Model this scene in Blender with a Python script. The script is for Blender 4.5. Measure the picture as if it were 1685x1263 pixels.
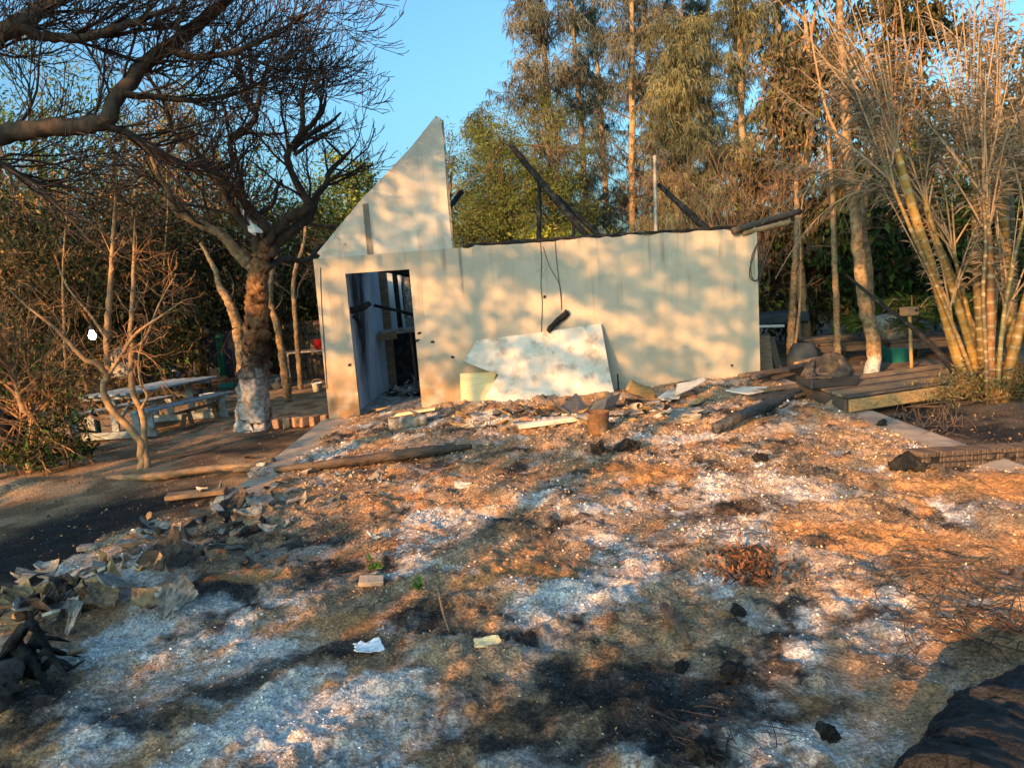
import bpy, bmesh, math, random
import numpy as np
from math import radians, sin, cos, pi
from mathutils import Vector, Matrix

scene = bpy.context.scene
for o in list(bpy.data.objects):
    bpy.data.objects.remove(o)
col = scene.collection

# ------------------------------------------------------------------ camera
F_PX, PITCH, ROLL = 1200.0, -0.146, -0.074
CAM = np.array([0.0, 0.0, 1.935])
_f = np.array([0, cos(PITCH), sin(PITCH)]); _u = np.array([0, -sin(PITCH), cos(PITCH)]); _x = np.array([1.0, 0, 0])
CR = cos(ROLL) * _x + sin(ROLL) * _u
CU = -sin(ROLL) * _x + cos(ROLL) * _u
cam_data = bpy.data.cameras.new('camera')
cam_data.sensor_fit = 'HORIZONTAL'; cam_data.sensor_width = 36.0
cam_data.lens = 36.0 * F_PX / 1685.0
cam_data.clip_start = 0.05; cam_data.clip_end = 1500
cam = bpy.data.objects.new('camera', cam_data); col.objects.link(cam)
cam.matrix_world = Matrix(((CR[0], CU[0], -_f[0], CAM[0]), (CR[1], CU[1], -_f[1], CAM[1]), (CR[2], CU[2], -_f[2], CAM[2]), (0, 0, 0, 1)))
scene.camera = cam

# ------------------------------------------------------------------ sky, sun, exposure
SUN_AZ, SUN_EL = radians(214), radians(16)     # azimuth clockwise from +Y
world = bpy.data.worlds.new('World'); scene.world = world; world.use_nodes = True
wn = world.node_tree; wn.nodes.clear()
sky = wn.nodes.new('ShaderNodeTexSky'); sky.sky_type = 'NISHITA'; sky.sun_disc = False
sky.sun_elevation = SUN_EL; sky.sun_rotation = SUN_AZ
sky.air_density = 1.0; sky.dust_density = 5.5; sky.ozone_density = 4.0; sky.altitude = 20
bg = wn.nodes.new('ShaderNodeBackground'); bg.inputs[1].default_value = 0.15
wo = wn.nodes.new('ShaderNodeOutputWorld')
tint = wn.nodes.new('ShaderNodeMix'); tint.data_type = 'RGBA'; tint.blend_type = 'MULTIPLY'; tint.inputs[0].default_value = 1.0
tint.inputs[7].default_value = (0.80, 1.08, 1.02, 1)
wn.links.new(sky.outputs[0], tint.inputs[6]); wn.links.new(tint.outputs[2], bg.inputs[0]); wn.links.new(bg.outputs[0], wo.inputs[0])
sd = bpy.data.lights.new('sun', 'SUN'); sd.energy = 5.0; sd.angle = radians(0.45); sd.color = (1.0, 0.47, 0.15)
sun = bpy.data.objects.new('sun', sd); col.objects.link(sun)
SUN_DIR = Vector((sin(SUN_AZ) * cos(SUN_EL), cos(SUN_AZ) * cos(SUN_EL), sin(SUN_EL)))
sun.rotation_euler = SUN_DIR.to_track_quat('Z', 'Y').to_euler()
sun.location = (-10, -15, 12)
scene.view_settings.view_transform = 'Standard'; scene.view_settings.look = 'None'
scene.view_settings.gamma = 1.0; scene.view_settings.use_curve_mapping = False
scene.view_settings.exposure = 1.35
scene.render.engine = 'CYCLES'
scene.cycles.max_bounces = 6; scene.cycles.diffuse_bounces = 3; scene.cycles.glossy_bounces = 2
scene.cycles.transmission_bounces = 3; scene.cycles.transparent_max_bounces = 4
scene.cycles.caustics_reflective = False; scene.cycles.caustics_refractive = False
scene.cycles.use_denoising = True

# ------------------------------------------------------------------ picking real points
def ray(px, py): return _f + CR * (px - 842.5) / F_PX - CU * (py - 631.5) / F_PX
def at(px, py, Y): d = ray(px, py); return CAM + d * (Y / d[1])
def g(px, py, z=0.0): d = ray(px, py); return CAM + d * ((z - CAM[2]) / d[2])
WA = np.array([-2.817, 10.933, 0.0]); WY = 0.113
WT = np.array([cos(WY), sin(WY), 0]); WN = np.array([sin(WY), -cos(WY), 0]); UP = np.array([0, 0, 1.0])
def wpt(u, off, h): return WA + WT * u + WN * off + UP * h          # off > 0 is towards the camera
def wall_uh(px, py, off=0.0):
    d = ray(px, py); a = WA + WN * off; s = ((a - CAM) @ WN) / (d @ WN); X = CAM + d * s
    return float((X - a) @ WT), float(X[2])
def onwall(px, py, off=0.0):
    u, h = wall_uh(px, py, off); return wpt(u, off, h)

# ------------------------------------------------------------------ noise
_tab = np.random.RandomState(7).rand(4096)
def vnoise(x, y, s=0):
    xi = np.floor(x).astype(np.int64); yi = np.floor(y).astype(np.int64)
    fx = x - xi; fy = y - yi; fx = fx * fx * (3 - 2 * fx); fy = fy * fy * (3 - 2 * fy)
    def h(a, b): return _tab[((a * 73856093) ^ (b * 19349663) ^ (s * 83492791 + 1013)) % 4093 % 4096]
    return (h(xi, yi) * (1 - fx) + h(xi + 1, yi) * fx) * (1 - fy) + (h(xi, yi + 1) * (1 - fx) + h(xi + 1, yi + 1) * fx) * fy
def fbm(x, y, s=0, o=4, r=0.5):
    t = 0; a = 1; n = 0
    for i in range(o):
        t = t + a * vnoise(x * 2 ** i + i * 17.3, y * 2 ** i - i * 9.1, s + i); n += a; a *= r
    return t / n
def sstep(a, b, x): t = np.clip((x - a) / (b - a), 0, 1); return t * t * (3 - 2 * t)

# ------------------------------------------------------------------ materials
def nodes_of(name):
    m = bpy.data.materials.new(name); m.use_nodes = True
    nt = m.node_tree; b = nt.nodes['Principled BSDF']
    return m, nt, b
def mat(name, a, b=None, scale=4.0, detail=6.0, rough=0.9, bump=0.3, bscale=None, spec=0.15, stretch=None, metal=0.0, lo=0.35, hi=0.65, attr=False, third=None, tscale=1.5, bdist=0.02):
    m, nt, p = nodes_of(name)
    L = nt.links.new
    tc = nt.nodes.new('ShaderNodeTexCoord'); mp = nt.nodes.new('ShaderNodeMapping')
    L(tc.outputs['Object'], mp.inputs[0])
    if stretch: mp.inputs['Scale'].default_value = stretch
    def noise(s, d=detail):
        n = nt.nodes.new('ShaderNodeTexNoise'); n.inputs['Scale'].default_value = s; n.inputs['Detail'].default_value = d
        n.inputs['Roughness'].default_value = 0.62; L(mp.outputs[0], n.inputs[0]); return n
    if attr:
        at_ = nt.nodes.new('ShaderNodeAttribute'); at_.attribute_name = 'Col'; base = at_.outputs['Color']
    else:
        rgb = nt.nodes.new('ShaderNodeRGB'); rgb.outputs[0].default_value = (*a, 1); base = rgb.outputs[0]
    out = base
    if b is not None:
        n = noise(scale); mr = nt.nodes.new('ShaderNodeMapRange'); mr.inputs[1].default_value = lo; mr.inputs[2].default_value = hi
        L(n.outputs[0], mr.inputs[0])
        mx = nt.nodes.new('ShaderNodeMix'); mx.data_type = 'RGBA'
        L(mr.outputs[0], mx.inputs[0]); L(base, mx.inputs[6])
        if attr:
            mu = nt.nodes.new('ShaderNodeMix'); mu.data_type = 'RGBA'; mu.blend_type = 'MULTIPLY'; mu.inputs[0].default_value = 1
            L(base, mu.inputs[6]); mu.inputs[7].default_value = (*b, 1); L(mu.outputs[2], mx.inputs[7])
        else: mx.inputs[7].default_value = (*b, 1)
        out = mx.outputs[2]
    if third is not None:
        n2 = noise(tscale, 5); mr2 = nt.nodes.new('ShaderNodeMapRange'); mr2.inputs[1].default_value = 0.52; mr2.inputs[2].default_value = 0.66
        L(n2.outputs[0], mr2.inputs[0]); mx2 = nt.nodes.new('ShaderNodeMix'); mx2.data_type = 'RGBA'
        L(mr2.outputs[0], mx2.inputs[0]); L(out, mx2.inputs[6]); mx2.inputs[7].default_value = (*third, 1); out = mx2.outputs[2]
    L(out, p.inputs['Base Color'])
    p.inputs['Roughness'].default_value = rough; p.inputs['Metallic'].default_value = metal
    p.inputs['Specular IOR Level'].default_value = spec
    if bump:
        nb = noise(bscale or scale * 3); bm_ = nt.nodes.new('ShaderNodeBump'); bm_.inputs['Strength'].default_value = bump; bm_.inputs['Distance'].default_value = bdist
        L(nb.outputs[0], bm_.inputs['Height']); L(bm_.outputs[0], p.inputs['Normal'])
    return m
def leafmat(name, trans=0.35):
    m = bpy.data.materials.new(name); m.use_nodes = True; nt = m.node_tree; nt.nodes.clear(); L = nt.links.new
    a = nt.nodes.new('ShaderNodeAttribute'); a.attribute_name = 'Col'
    d = nt.nodes.new('ShaderNodeBsdfDiffuse'); t = nt.nodes.new('ShaderNodeBsdfTranslucent'); mx = nt.nodes.new('ShaderNodeMixShader')
    mx.inputs[0].default_value = trans; o = nt.nodes.new('ShaderNodeOutputMaterial')
    L(a.outputs['Color'], d.inputs[0]); L(a.outputs['Color'], t.inputs[0]); L(d.outputs[0], mx.inputs[1]); L(t.outputs[0], mx.inputs[2]); L(mx.outputs[0], o.inputs[0])
    return m
M = {}
M['leaf'] = leafmat('leaf_tissue', 0.3)
M['flake'] = leafmat('dry_flake', 0.05)
M['bark'] = mat('grey_brown_bark', (0.16, 0.105, 0.065), (0.06, 0.045, 0.035), 9, bump=0.6, stretch=(1, 1, 0.45))
M['bark_attr'] = mat('painted_bark', (0, 0, 0), (0.5, 0.47, 0.45), 16, attr=True, bump=0.7, bscale=24, lo=0.42, hi=0.6)
M['twig'] = mat('dry_twig', (0.13, 0.085, 0.058), (0.07, 0.05, 0.04), 3, bump=0)
M['twig_dark'] = mat('dark_shaded_twig', (0.06, 0.042, 0.034), (0.034, 0.026, 0.024), 2, bump=0)  # colour kept dark so the twig mass looks less lit
M['twig_red'] = mat('tan_twig', (0.30, 0.17, 0.09), (0.16, 0.09, 0.05), 3, bump=0)
M['pale_bark'] = mat('pale_ochre_bark', (0.33, 0.22, 0.12), (0.18, 0.115, 0.07), 12, bump=0.4)
M['bark_dark'] = mat('dark_shaded_bark', (0.085, 0.062, 0.045), (0.035, 0.028, 0.024), 9, bump=0.6, stretch=(1, 1, .45))  # darker bark colour carries the shade on the overhanging limb
M['char'] = mat('charred_wood', (0.009, 0.009, 0.01), (0.024, 0.023, 0.022), 22, rough=0.85, bump=0.9, bscale=30, spec=0.15, third=(0.045, 0.042, 0.04), tscale=9)
M['char_log'] = mat('charred_log', (0.016, 0.018, 0.02), (0.09, 0.093, 0.095), 20, rough=0.7, bump=1.0, bscale=26, spec=0.35, third=(0.12, 0.075, 0.045), tscale=4)
M['char_big'] = mat('charred_stump', (0.009, 0.010, 0.011), (0.03, 0.032, 0.035), 9, rough=0.8, bump=1.0, bscale=22, spec=0.25, bdist=0.06, third=(.05, .05, .052), tscale=14)
M['wood'] = mat('weathered_wood', (0.26, 0.18, 0.115), (0.13, 0.09, 0.06), 6, stretch=(1, 9, 9), bump=0.4, bscale=14)
M['wood_dark'] = mat('dark_weathered_wood', (0.12, 0.09, 0.07), (0.055, 0.045, 0.04), 6, stretch=(1, 8, 8), bump=0.4, bscale=14)
M['wood_gold'] = mat('yellow_timber', (0.42, 0.27, 0.11), (0.2, 0.12, 0.06), 7, stretch=(1, 7, 7), bump=0.3)
M['blue_paint'] = mat('pale_blue_paint', (0.30, 0.36, 0.39), (0.20, 0.23, 0.25), 11, bump=0.25, rough=0.7, third=(0.17, 0.14, 0.11), tscale=5)
M['white_board'] = mat('white_fibre_board', (0.56, 0.53, 0.48), (0.44, 0.405, 0.35), 5, bump=0.15, bscale=40, rough=0.85, third=(0.32, 0.275, 0.23), tscale=4.5)
M['yellow_board'] = mat('cream_yellow_board', (0.72, 0.60, 0.36), (0.6, 0.47, 0.26), 3, bump=0.2, stretch=(1, 1, 10))
M['grey_board'] = mat('ash_grey_board', (0.27, 0.25, 0.225), (0.09, 0.083, 0.077), 12, bump=0.9, bscale=22, third=(0.42, 0.40, 0.37), tscale=9)
M['tin'] = mat('scorched_tin', (0.17, 0.175, 0.18), (0.07, 0.072, 0.075), 9, rough=0.5, metal=0.55, bump=0.2, third=(0.25, 0.17, 0.11), tscale=4, spec=0.5)
M['rust'] = mat('rusty_tin', (0.21, 0.115, 0.06), (0.10, 0.06, 0.04), 14, rough=0.8, metal=0.2, bump=0.5, third=(0.28, 0.22, 0.16), tscale=6)
M['concrete'] = mat('concrete_slab', (0.40, 0.33, 0.26), (0.28, 0.22, 0.17), 5, bump=0.4, bscale=30, third=(0.18, 0.16, 0.15), tscale=2)
M['iron'] = mat('galvanised_pipe', (0.34, 0.31, 0.28), (0.2, 0.17, 0.14), 10, rough=0.6, metal=0.3, bump=0.1)
M['cable'] = mat('burnt_cable', (0.05, 0.045, 0.04), None, bump=0)
M['sack'] = mat('scorched_sacking', (0.085, 0.07, 0.058), (0.03, 0.028, 0.027), 9, bump=1.0, bscale=9, rough=0.8, third=(0.15, 0.12, 0.095), tscale=6, bdist=0.07)
M['black_plastic'] = mat('black_plastic', (0.018, 0.019, 0.022), (0.03, 0.03, 0.033), 6, rough=0.5, bump=0.15, spec=0.4)
M['red_plastic'] = mat('red_plastic', (0.42, 0.012, 0.018), (0.3, 0.01, 0.014), 4, rough=0.5, bump=0.05, spec=0.4)
M['navy'] = mat('dark_navy_cloth', (0.016, 0.018, 0.032), (0.03, 0.032, 0.05), 5, bump=0.4)
M['teal'] = mat('teal_plastic', (0.03, 0.26, 0.28), (0.02, 0.18, 0.2), 5, bump=0.1, rough=0.5)
M['green_cloth'] = mat('green_cloth', (0.015, 0.12, 0.07), (0.01, 0.07, 0.045), 7, bump=0.3)
M['blue_print'] = mat('blue_printed_cloth', (0.03, 0.045, 0.12), (0.33, 0.38, 0.45), 16, bump=0.4, lo=0.5, hi=0.56)
M['white_enamel'] = mat('white_enamel', (0.72, 0.72, 0.69), (0.55, 0.55, 0.52), 6, rough=0.35, bump=0.05, spec=0.5)
M['plastic_sheet'] = mat('white_plastic_sheet', (0.80, 0.82, 0.85), (0.62, 0.65, 0.7), 9, rough=0.5, bump=0.3, spec=0.4)
M['straw'] = mat('straw_brush', (0.24, 0.15, 0.07), (0.14, 0.08, 0.04), 9, bump=0.4)
M['brick'] = mat('tan_brick', (0.34, 0.21, 0.13), (0.22, 0.13, 0.085), 9, bump=0.5)
M['slate'] = mat('dark_tarpaulin', (0.03, 0.04, 0.05), (0.05, 0.06, 0.07), 4, bump=0.3, rough=0.6)
M['interior'] = mat('sooty_shaded_plaster', (0.28, 0.29, 0.30), (0.05, 0.05, 0.052), 1.6, bump=0.2, bscale=18, stretch=(1, 1, 0.35), lo=0.42, hi=0.62)  # soot, laid on darker to stand in for the shade indoors
M['tawny'] = mat('tawny_scorched_board', (.42, .29, .14), (.14, .10, .07), 12, bump=.9, bscale=22, third=(.05, .04, .036), tscale=9)
M['ashen'] = mat('ashen_board', (.42, .39, .35), (.17, .155, .14), 12, bump=.9, bscale=22, third=(.07, .065, .06), tscale=9)

# ------------------------------------------------------------------ mesh helpers
ORG = {}
def mk(name, V, Fs, m, parent=None, colr=None, smooth=False):
    """one mesh object from world-space vertices and face arrays"""
    V = np.asarray(V, float).reshape(-1, 3)
    org = ORG.get(parent.name, np.zeros(3)) if parent is not None else None
    if parent is None: org = np.array([V[:, 0].mean(), V[:, 1].mean(), V[:, 2].min()])
    me = bpy.data.meshes.new(name)
    if not isinstance(Fs, list): Fs = [Fs]
    Fs = [np.asarray(f, np.int32) for f in Fs if len(f)]
    nl = sum(f.size for f in Fs); npoly = sum(len(f) for f in Fs)
    me.vertices.add(len(V)); me.vertices.foreach_set('co', (V - org).astype(np.float32).ravel())
    me.loops.add(nl); me.polygons.add(npoly)
    me.loops.foreach_set('vertex_index', np.concatenate([f.ravel() for f in Fs]))
    tot = np.concatenate([np.full(len(f), f.shape[1], np.int32) for f in Fs])
    st = np.concatenate([[0], np.cumsum(tot)[:-1]]).astype(np.int32)
    me.polygons.foreach_set('loop_start', st)
    try: me.polygons.foreach_set('loop_total', tot)
    except Exception: pass
    me.polygons.foreach_set('use_smooth', np.full(npoly, bool(smooth)))
    me.update(calc_edges=True); me.validate()
    if colr is not None:
        a = me.color_attributes.new('Col', 'FLOAT_COLOR', 'POINT')
        c = np.ones((len(V), 4), np.float32); c[:, :3] = colr; a.data.foreach_set('color', c.ravel())
    me.materials.append(m)
    o = bpy.data.objects.new(name, me); col.objects.link(o)
    if parent is not None: o.parent = parent
    else: o.location = org
    ORG[o.name] = org
    return o
def tag(o, label, cat=None, group=None):
    o['label'] = label
    if cat: o['category'] = cat
    if group: o['group'] = group
    return o
def struct(o, label=None):
    o['kind'] = 'structure'
    if label: o['label'] = label
    return o
def thing(name, label, cat, loc, group=None):
    o = bpy.data.objects.new(name, None); o.empty_display_size = 0.1; col.objects.link(o); o.location = tuple(loc)
    ORG[o.name] = np.asarray(loc, float); return tag(o, label, cat, group)
def join(parts):
    Vs, fs, n = [], {}, 0
    for V, Fs in parts:
        V = np.asarray(V, float).reshape(-1, 3)
        for f in (Fs if isinstance(Fs, list) else [Fs]):
            f = np.asarray(f)
            if len(f): fs.setdefault(f.shape[1], []).append(f + n)
        Vs.append(V); n += len(V)
    return np.concatenate(Vs), [np.concatenate(v) for v in fs.values()]
def norm(v): return v / np.maximum(np.linalg.norm(v, axis=-1, keepdims=True), 1e-9)
def tubes(P, R, S=5, cap=False, wob=None):
    P = np.asarray(P, float); R = np.asarray(R, float)
    if P.ndim == 2: P = P[None]; R = np.broadcast_to(R, P.shape[:2]) if R.ndim < 2 else R[None] if R.ndim == 1 else R
    N, K, _ = P.shape; R = np.broadcast_to(R, (N, K))
    T = norm(np.gradient(P, axis=1)); mt = norm(T.mean(1))
    ref = np.eye(3)[np.argmin(np.abs(mt), axis=1)]
    n1 = norm(np.cross(T, ref[:, None, :])); n2 = np.cross(T, n1)
    a = np.arange(S) * 2 * pi / S
    rr = R[..., None] * (1 if wob is None else wob)
    V = P[:, :, None, :] + rr[..., None] * (np.cos(a)[None, None, :, None] * n1[:, :, None, :] + np.sin(a)[None, None, :, None] * n2[:, :, None, :])
    idx = np.arange(N * K * S).reshape(N, K, S)
    A, B = idx[:, :-1], idx[:, 1:]
    q = np.stack([A, np.roll(A, -1, 2), np.roll(B, -1, 2), B], -1).reshape(-1, 4)
    V = V.reshape(-1, 3); Fs = [q]
    if cap:
        base = len(V); ends = P[:, [0, -1]].reshape(-1, 3); V = np.concatenate([V, ends]); tr = []
        for i in range(N):
            for j, k in ((0, 0), (1, K - 1)):
                c = base + i * 2 + j; r = idx[i, k]; r2 = np.roll(r, -1)
                tr.append(np.stack([r2 if j == 0 else r, r if j == 0 else r2, np.full(S, c)], 1))
        Fs.append(np.concatenate(tr))
    return V, Fs
def spline(pts, K):
    pts = np.asarray(pts, float); n = len(pts)
    if n == 2: return pts[0] + (pts[1] - pts[0]) * np.linspace(0, 1, K)[:, None]
    e = np.concatenate([[2 * pts[0] - pts[1]], pts, [2 * pts[-1] - pts[-2]]])
    d = np.concatenate([[0], np.cumsum(np.linalg.norm(np.diff(pts[:, :3], axis=0), axis=1))]); s = np.linspace(0, d[-1], K)
    i = np.clip(np.searchsorted(d, s, 'right') - 1, 0, n - 2); t = ((s - d[i]) / np.maximum(d[i + 1] - d[i], 1e-9))[:, None]
    p0, p1, p2, p3 = e[i], e[i + 1], e[i + 2], e[i + 3]
    return 0.5 * (2 * p1 + (p2 - p0) * t + (2 * p0 - 5 * p1 + 4 * p2 - p3) * t ** 2 + (3 * p1 - p0 - 3 * p2 + p3) * t ** 3)
def sprout(P, R, n, tr, L, spread, K, rng, grav=0.0, wig=0.25, rfac=0.55, rtip=0.35, bias=(0, 0, 0), rmax=1.0):
    N, k0, _ = P.shape
    t = np.clip(rng.uniform(tr[0], tr[1], (N, n)), 0, 0.999); f = t * (k0 - 1); i = f.astype(int); w = (f - i)[..., None]
    ii = np.arange(N)[:, None]
    p = P[ii, i] * (1 - w) + P[ii, i + 1] * w; r = np.minimum((R[ii, i] * (1 - w[..., 0]) + R[ii, i + 1] * w[..., 0]) * rfac, rmax)
    tg = norm(P[ii, i + 1] - P[ii, i]); rd = rng.normal(size=tg.shape); rd -= (rd * tg).sum(-1, keepdims=True) * tg; rd = norm(rd)
    an = rng.uniform(spread[0], spread[1], (N, n, 1)); d = norm(tg * np.cos(an) + rd * np.sin(an) + np.array(bias))
    ln = rng.uniform(L[0], L[1], (N, n)) * (1.1 - 0.5 * t)
    p = p.reshape(-1, 3); d = d.reshape(-1, 3); ln = ln.ravel(); r = r.ravel()
    out = [p]
    for s in range(K - 1):
        d = norm(d + rng.normal(size=d.shape) * wig + np.array([0, 0, grav])); p = p + d * (ln / (K - 1))[:, None]; out.append(p)
    return np.stack(out, 1), r[:, None] * np.linspace(1, rtip, K)[None]
def leaves(C, size, rng, pal, var=0.25, drop=0.0, asp=0.4, up=None, bend=0.0):
    n = len(C); d = rng.normal(size=(n, 3)); d[:, 2] -= drop; d = norm(d)
    s = rng.normal(size=(n, 3)); s -= (s * d).sum(1, keepdims=True) * d; s = norm(s)
    sz = (size * rng.uniform(0.6, 1.35, n))[:, None]; w = sz * asp * rng.uniform(0.7, 1.3, (n, 1))
    nn = np.cross(d, s)
    V = np.stack([C, C + d * sz * .45 + s * w * .5 + nn * sz * .08, C + d * sz - nn * sz * bend, C + d * sz * .45 - s * w * .5 + nn * sz * .08], 1).reshape(-1, 3)
    Fq = np.arange(n * 4).reshape(n, 4)
    pal = np.asarray(pal, float); c = pal[rng.randint(0, len(pal), n)] * rng.uniform(1 - var, 1 + var, (n, 1))
    return V, Fq, np.repeat(c, 4, 0)
def box(c, s, rot=None, bev=0.0, jit=0.0, rng=None):
    bm = bmesh.new(); bmesh.ops.create_cube(bm, size=1.0)
    for v in bm.verts: v.co = Vector((v.co.x * s[0], v.co.y * s[1], v.co.z * s[2]))
    if bev: bmesh.ops.bevel(bm, geom=list(bm.edges), offset=bev, segments=1, affect='EDGES')
    V = np.array([v.co[:] for v in bm.verts]); fs = {}
    bm.verts.index_update()
    for f in bm.faces: fs.setdefault(len(f.verts), []).append([v.index for v in f.verts])
    bm.free()
    if jit: V = V + (rng or np.random.RandomState(1)).uniform(-jit, jit, V.shape)
    if rot is not None: V = V @ np.asarray(rot).T
    return V + np.asarray(c), [np.array(v) for v in fs.values()]
def rz(a): return np.array([[cos(a), -sin(a), 0], [sin(a), cos(a), 0], [0, 0, 1]])
def frame(xa, za=(0, 0, 1)):
    x = norm(np.asarray(xa, float)); y = norm(np.cross(za, x)); z = np.cross(x, y); return np.stack([x, y, z], 1)
def bar(p, q, w, h, bev=0.004, za=(0, 0, 1), jit=0, rng=None):
    p = np.asarray(p, float); q = np.asarray(q, float); L = np.linalg.norm(q - p)
    za = (0, 1, 0) if abs((q - p)[2]) > .95 * L and tuple(za) == (0, 0, 1) else za
    return box((p + q) / 2, (L, w, h), frame(q - p, za), bev, jit, rng)
def prism(outline, thick, o, xd, yd, nd, bow=0.0):
    """flat piece with thickness from a 2-D outline"""
    ol = np.asarray(outline, float); n = len(ol); o = np.asarray(o)
    A = o + ol[:, :1] * xd + ol[:, 1:2] * yd; Bk = A - np.asarray(nd) * thick
    V = np.concatenate([A, Bk]); q = np.array([[i + n, (i + 1) % n + n, (i + 1) % n, i] for i in range(n)])
    return V, [np.arange(n)[None], np.arange(2 * n - 1, n - 1, -1)[None], q]
def log(pts, r, K=14, S=12, rng=None, wob=0.12, cap=True):
    P = spline(pts, K); rng = rng or np.random.RandomState(3)
    R = np.interp(np.linspace(0, 1, K), np.linspace(0, 1, len(r)), r) if hasattr(r, '__len__') else np.full(K, r)
    w = 1 + wob * (rng.rand(1, K, S) - .5) * 2 + wob * .8 * np.sin(np.arange(S) * 2 * pi / S * 2 + rng.rand() * 6)[None, None]
    return tubes(P[None], R[None], S, cap, w)
def sheet(c, sx, sy, rng, rot=None, n=7, curl=0.3, ragged=0.12, thick=0.004):
    """crumpled flake: a curled thin sheet with ragged outline and thickness"""
    a, b = np.meshgrid(np.linspace(-.5, .5, n), np.linspace(-.5, .5, n), indexing='ij')
    ph = rng.rand(4) * 6; th = rng.rand() * pi
    k = 1 + ragged * (np.sin(np.arctan2(b, a) * 3 + ph[0]) + np.sin(np.arctan2(b, a) * 5 + ph[1])) * .5
    rim_ = (np.maximum(np.abs(a), np.abs(b)) > .45); X = (a + rng.normal(size=a.shape) * .03 * rim_) * sx * k; Y = (b + rng.normal(size=a.shape) * .03 * rim_) * sy * k; t = (a * cos(th) + b * sin(th))
    s = max(sx, sy); Z = curl * s * (t * t * 2.2 + 0.25 * np.sin(a * 6 + ph[2]) * np.sin(b * 5 + ph[3])) + rng.normal(size=a.shape) * s * .03
    V = np.stack([X, Y, Z], -1).reshape(-1, 3); V2 = V - np.array([0, 0, thick])
    i = np.arange(n * n).reshape(n, n); q = np.stack([i[:-1, :-1], i[1:, :-1], i[1:, 1:], i[:-1, 1:]], -1).reshape(-1, 4)
    m = n * n; rim = np.concatenate([i[0, :], i[1:, -1], i[-1, -2::-1], i[-2:0:-1, 0]]); r2 = np.roll(rim, -1)
    side = np.stack([rim, r2, r2 + m, rim + m], 1)
    V = np.concatenate([V, V2])
    if rot is not None: V = V @ np.asarray(rot).T
    return V + np.asarray(c), [np.concatenate([q, q[:, ::-1] + m, side])]
def shard(c, sx, sy, rng, rot, th):
    n = rng.randint(4, 7); a = np.sort(np.linspace(0, 2 * pi, n, endpoint=False) + rng.uniform(-.3, .3, n)); rr = rng.uniform(.6, 1.25, n)
    ol = np.stack([np.cos(a) * rr * sx / 2, np.sin(a) * rr * sy / 2], 1); V, Fs = prism(ol, th, (0, 0, 0), np.array([1., 0, 0]), np.array([0, 1., 0]), np.array([0, 0, 1.]))
    V[:, 2] += rng.uniform(-.5, .9) * V[:, 0] ** 2 / max(sx, .05) + rng.normal(size=len(V)) * th * .25; V[n:, :2] *= rng.uniform(.88, 1.02)
    return V @ np.asarray(rot).T + np.asarray(c), Fs
def euler(a, b, c): return np.array(Matrix.Rotation(c, 3, 'Z') @ Matrix.Rotation(b, 3, 'Y') @ Matrix.Rotation(a, 3, 'X'))
def lathe(prof, S=20):
    prof = np.asarray(prof, float); a = np.arange(S) * 2 * pi / S
    V = np.stack([prof[:, 0:1] * np.cos(a), prof[:, 0:1] * np.sin(a), np.repeat(prof[:, 1:2], S, 1)], -1).reshape(-1, 3)
    i = np.arange(len(prof) * S).reshape(len(prof), S)
    q = np.stack([i[:-1], np.roll(i[:-1], -1, 1), np.roll(i[1:], -1, 1), i[1:]], -1).reshape(-1, 4)
    return V, [q]
RNG = np.random.RandomState

# ================================================================== GROUND
SX0, SX1, SY1 = -2.9, 4.36, 11.2
def yard_z(x, y):
    z = np.where(x < 0.5, -0.16, -0.07) + 0.10 * (fbm(x * .5, y * .5, 3) - .5) + 0.035 * (fbm(x * 3, y * 3, 5) - .5) + .012 * (fbm(x * 14, y * 14, 6) - .5)
    far = sstep(14, 30, np.hypot(x, y)); z = z + far * 0.4 * (fbm(x * .08, y * .08, 9) - .4)
    # low earth berm by the bush at the left
    z = z + 0.14 * np.exp(-(((x + 6.2) / 1.5) ** 2 + ((y - 8.5) / .35) ** 2))
    return z
def inside_slab(x, y):
    back = WA[1] + (x - WA[0]) * math.tan(WY) + 6.2
    return (x > SX0 + .03) & (x < SX1 - .03) & (y < back) & (y > -5.5)
_warp = {}
def blob(X, Y, px, py, rx, ry, s=1.0, z=0.0, k=.35, seed=0):
    c = g(px, py, z); seed = seed % 2; key = (id(X), X.shape, seed)
    if key not in _warp: _warp[key] = (X + k * (fbm(X * 1.7, Y * 1.7, 40 + seed) - .5) * 2, Y + k * (fbm(X * 1.7, Y * 1.7, 60 + seed) - .5) * 2, X)
    wx, wy, _ = _warp[key]
    return s * np.exp(-(((wx - c[0]) / rx) ** 2 + ((wy - c[1]) / ry) ** 2) ** 1.3)
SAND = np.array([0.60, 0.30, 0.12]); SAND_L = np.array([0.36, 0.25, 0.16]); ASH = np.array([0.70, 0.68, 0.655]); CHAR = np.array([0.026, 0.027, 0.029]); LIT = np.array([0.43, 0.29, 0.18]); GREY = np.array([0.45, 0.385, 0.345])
ASHB = [(500, 1190, .62, .30, 1.2), (590, 1150, .3, .2, .9), (420, 1240, .45, .25, 1.0), (950, 985, .42, .30, 1.0), (1040, 930, .35, .28, .9), (1180, 945, .35, .25, 1.0), (880, 1010, .3, .2, .8), (980, 850, .3, .25, .9), (1010, 900, .35, .15, .6), (690, 722, .55, .22, .95),
        (950, 692, .8, .2, .8), (600, 700, .6, .2, .5), (1340, 1215, .45, .22, .65), (400, 1010, .5, .2, .6), (330, 980, .4, .3, .6), (640, 1180, .4, .4, .4), (1250, 760, .5, .5, .4), (1190, 700, .6, .3, .4), (1450, 1010, .35, .15, .55), (1320, 1000, .5, .2, .4), (520, 800, .5, .25, .4), (1400, 745, .4, .3, .35), (330, 1090, .3, .2, .5), (210, 1200, .3, .3, .35), (1180, 1235, .3, .12, .3)]
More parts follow.
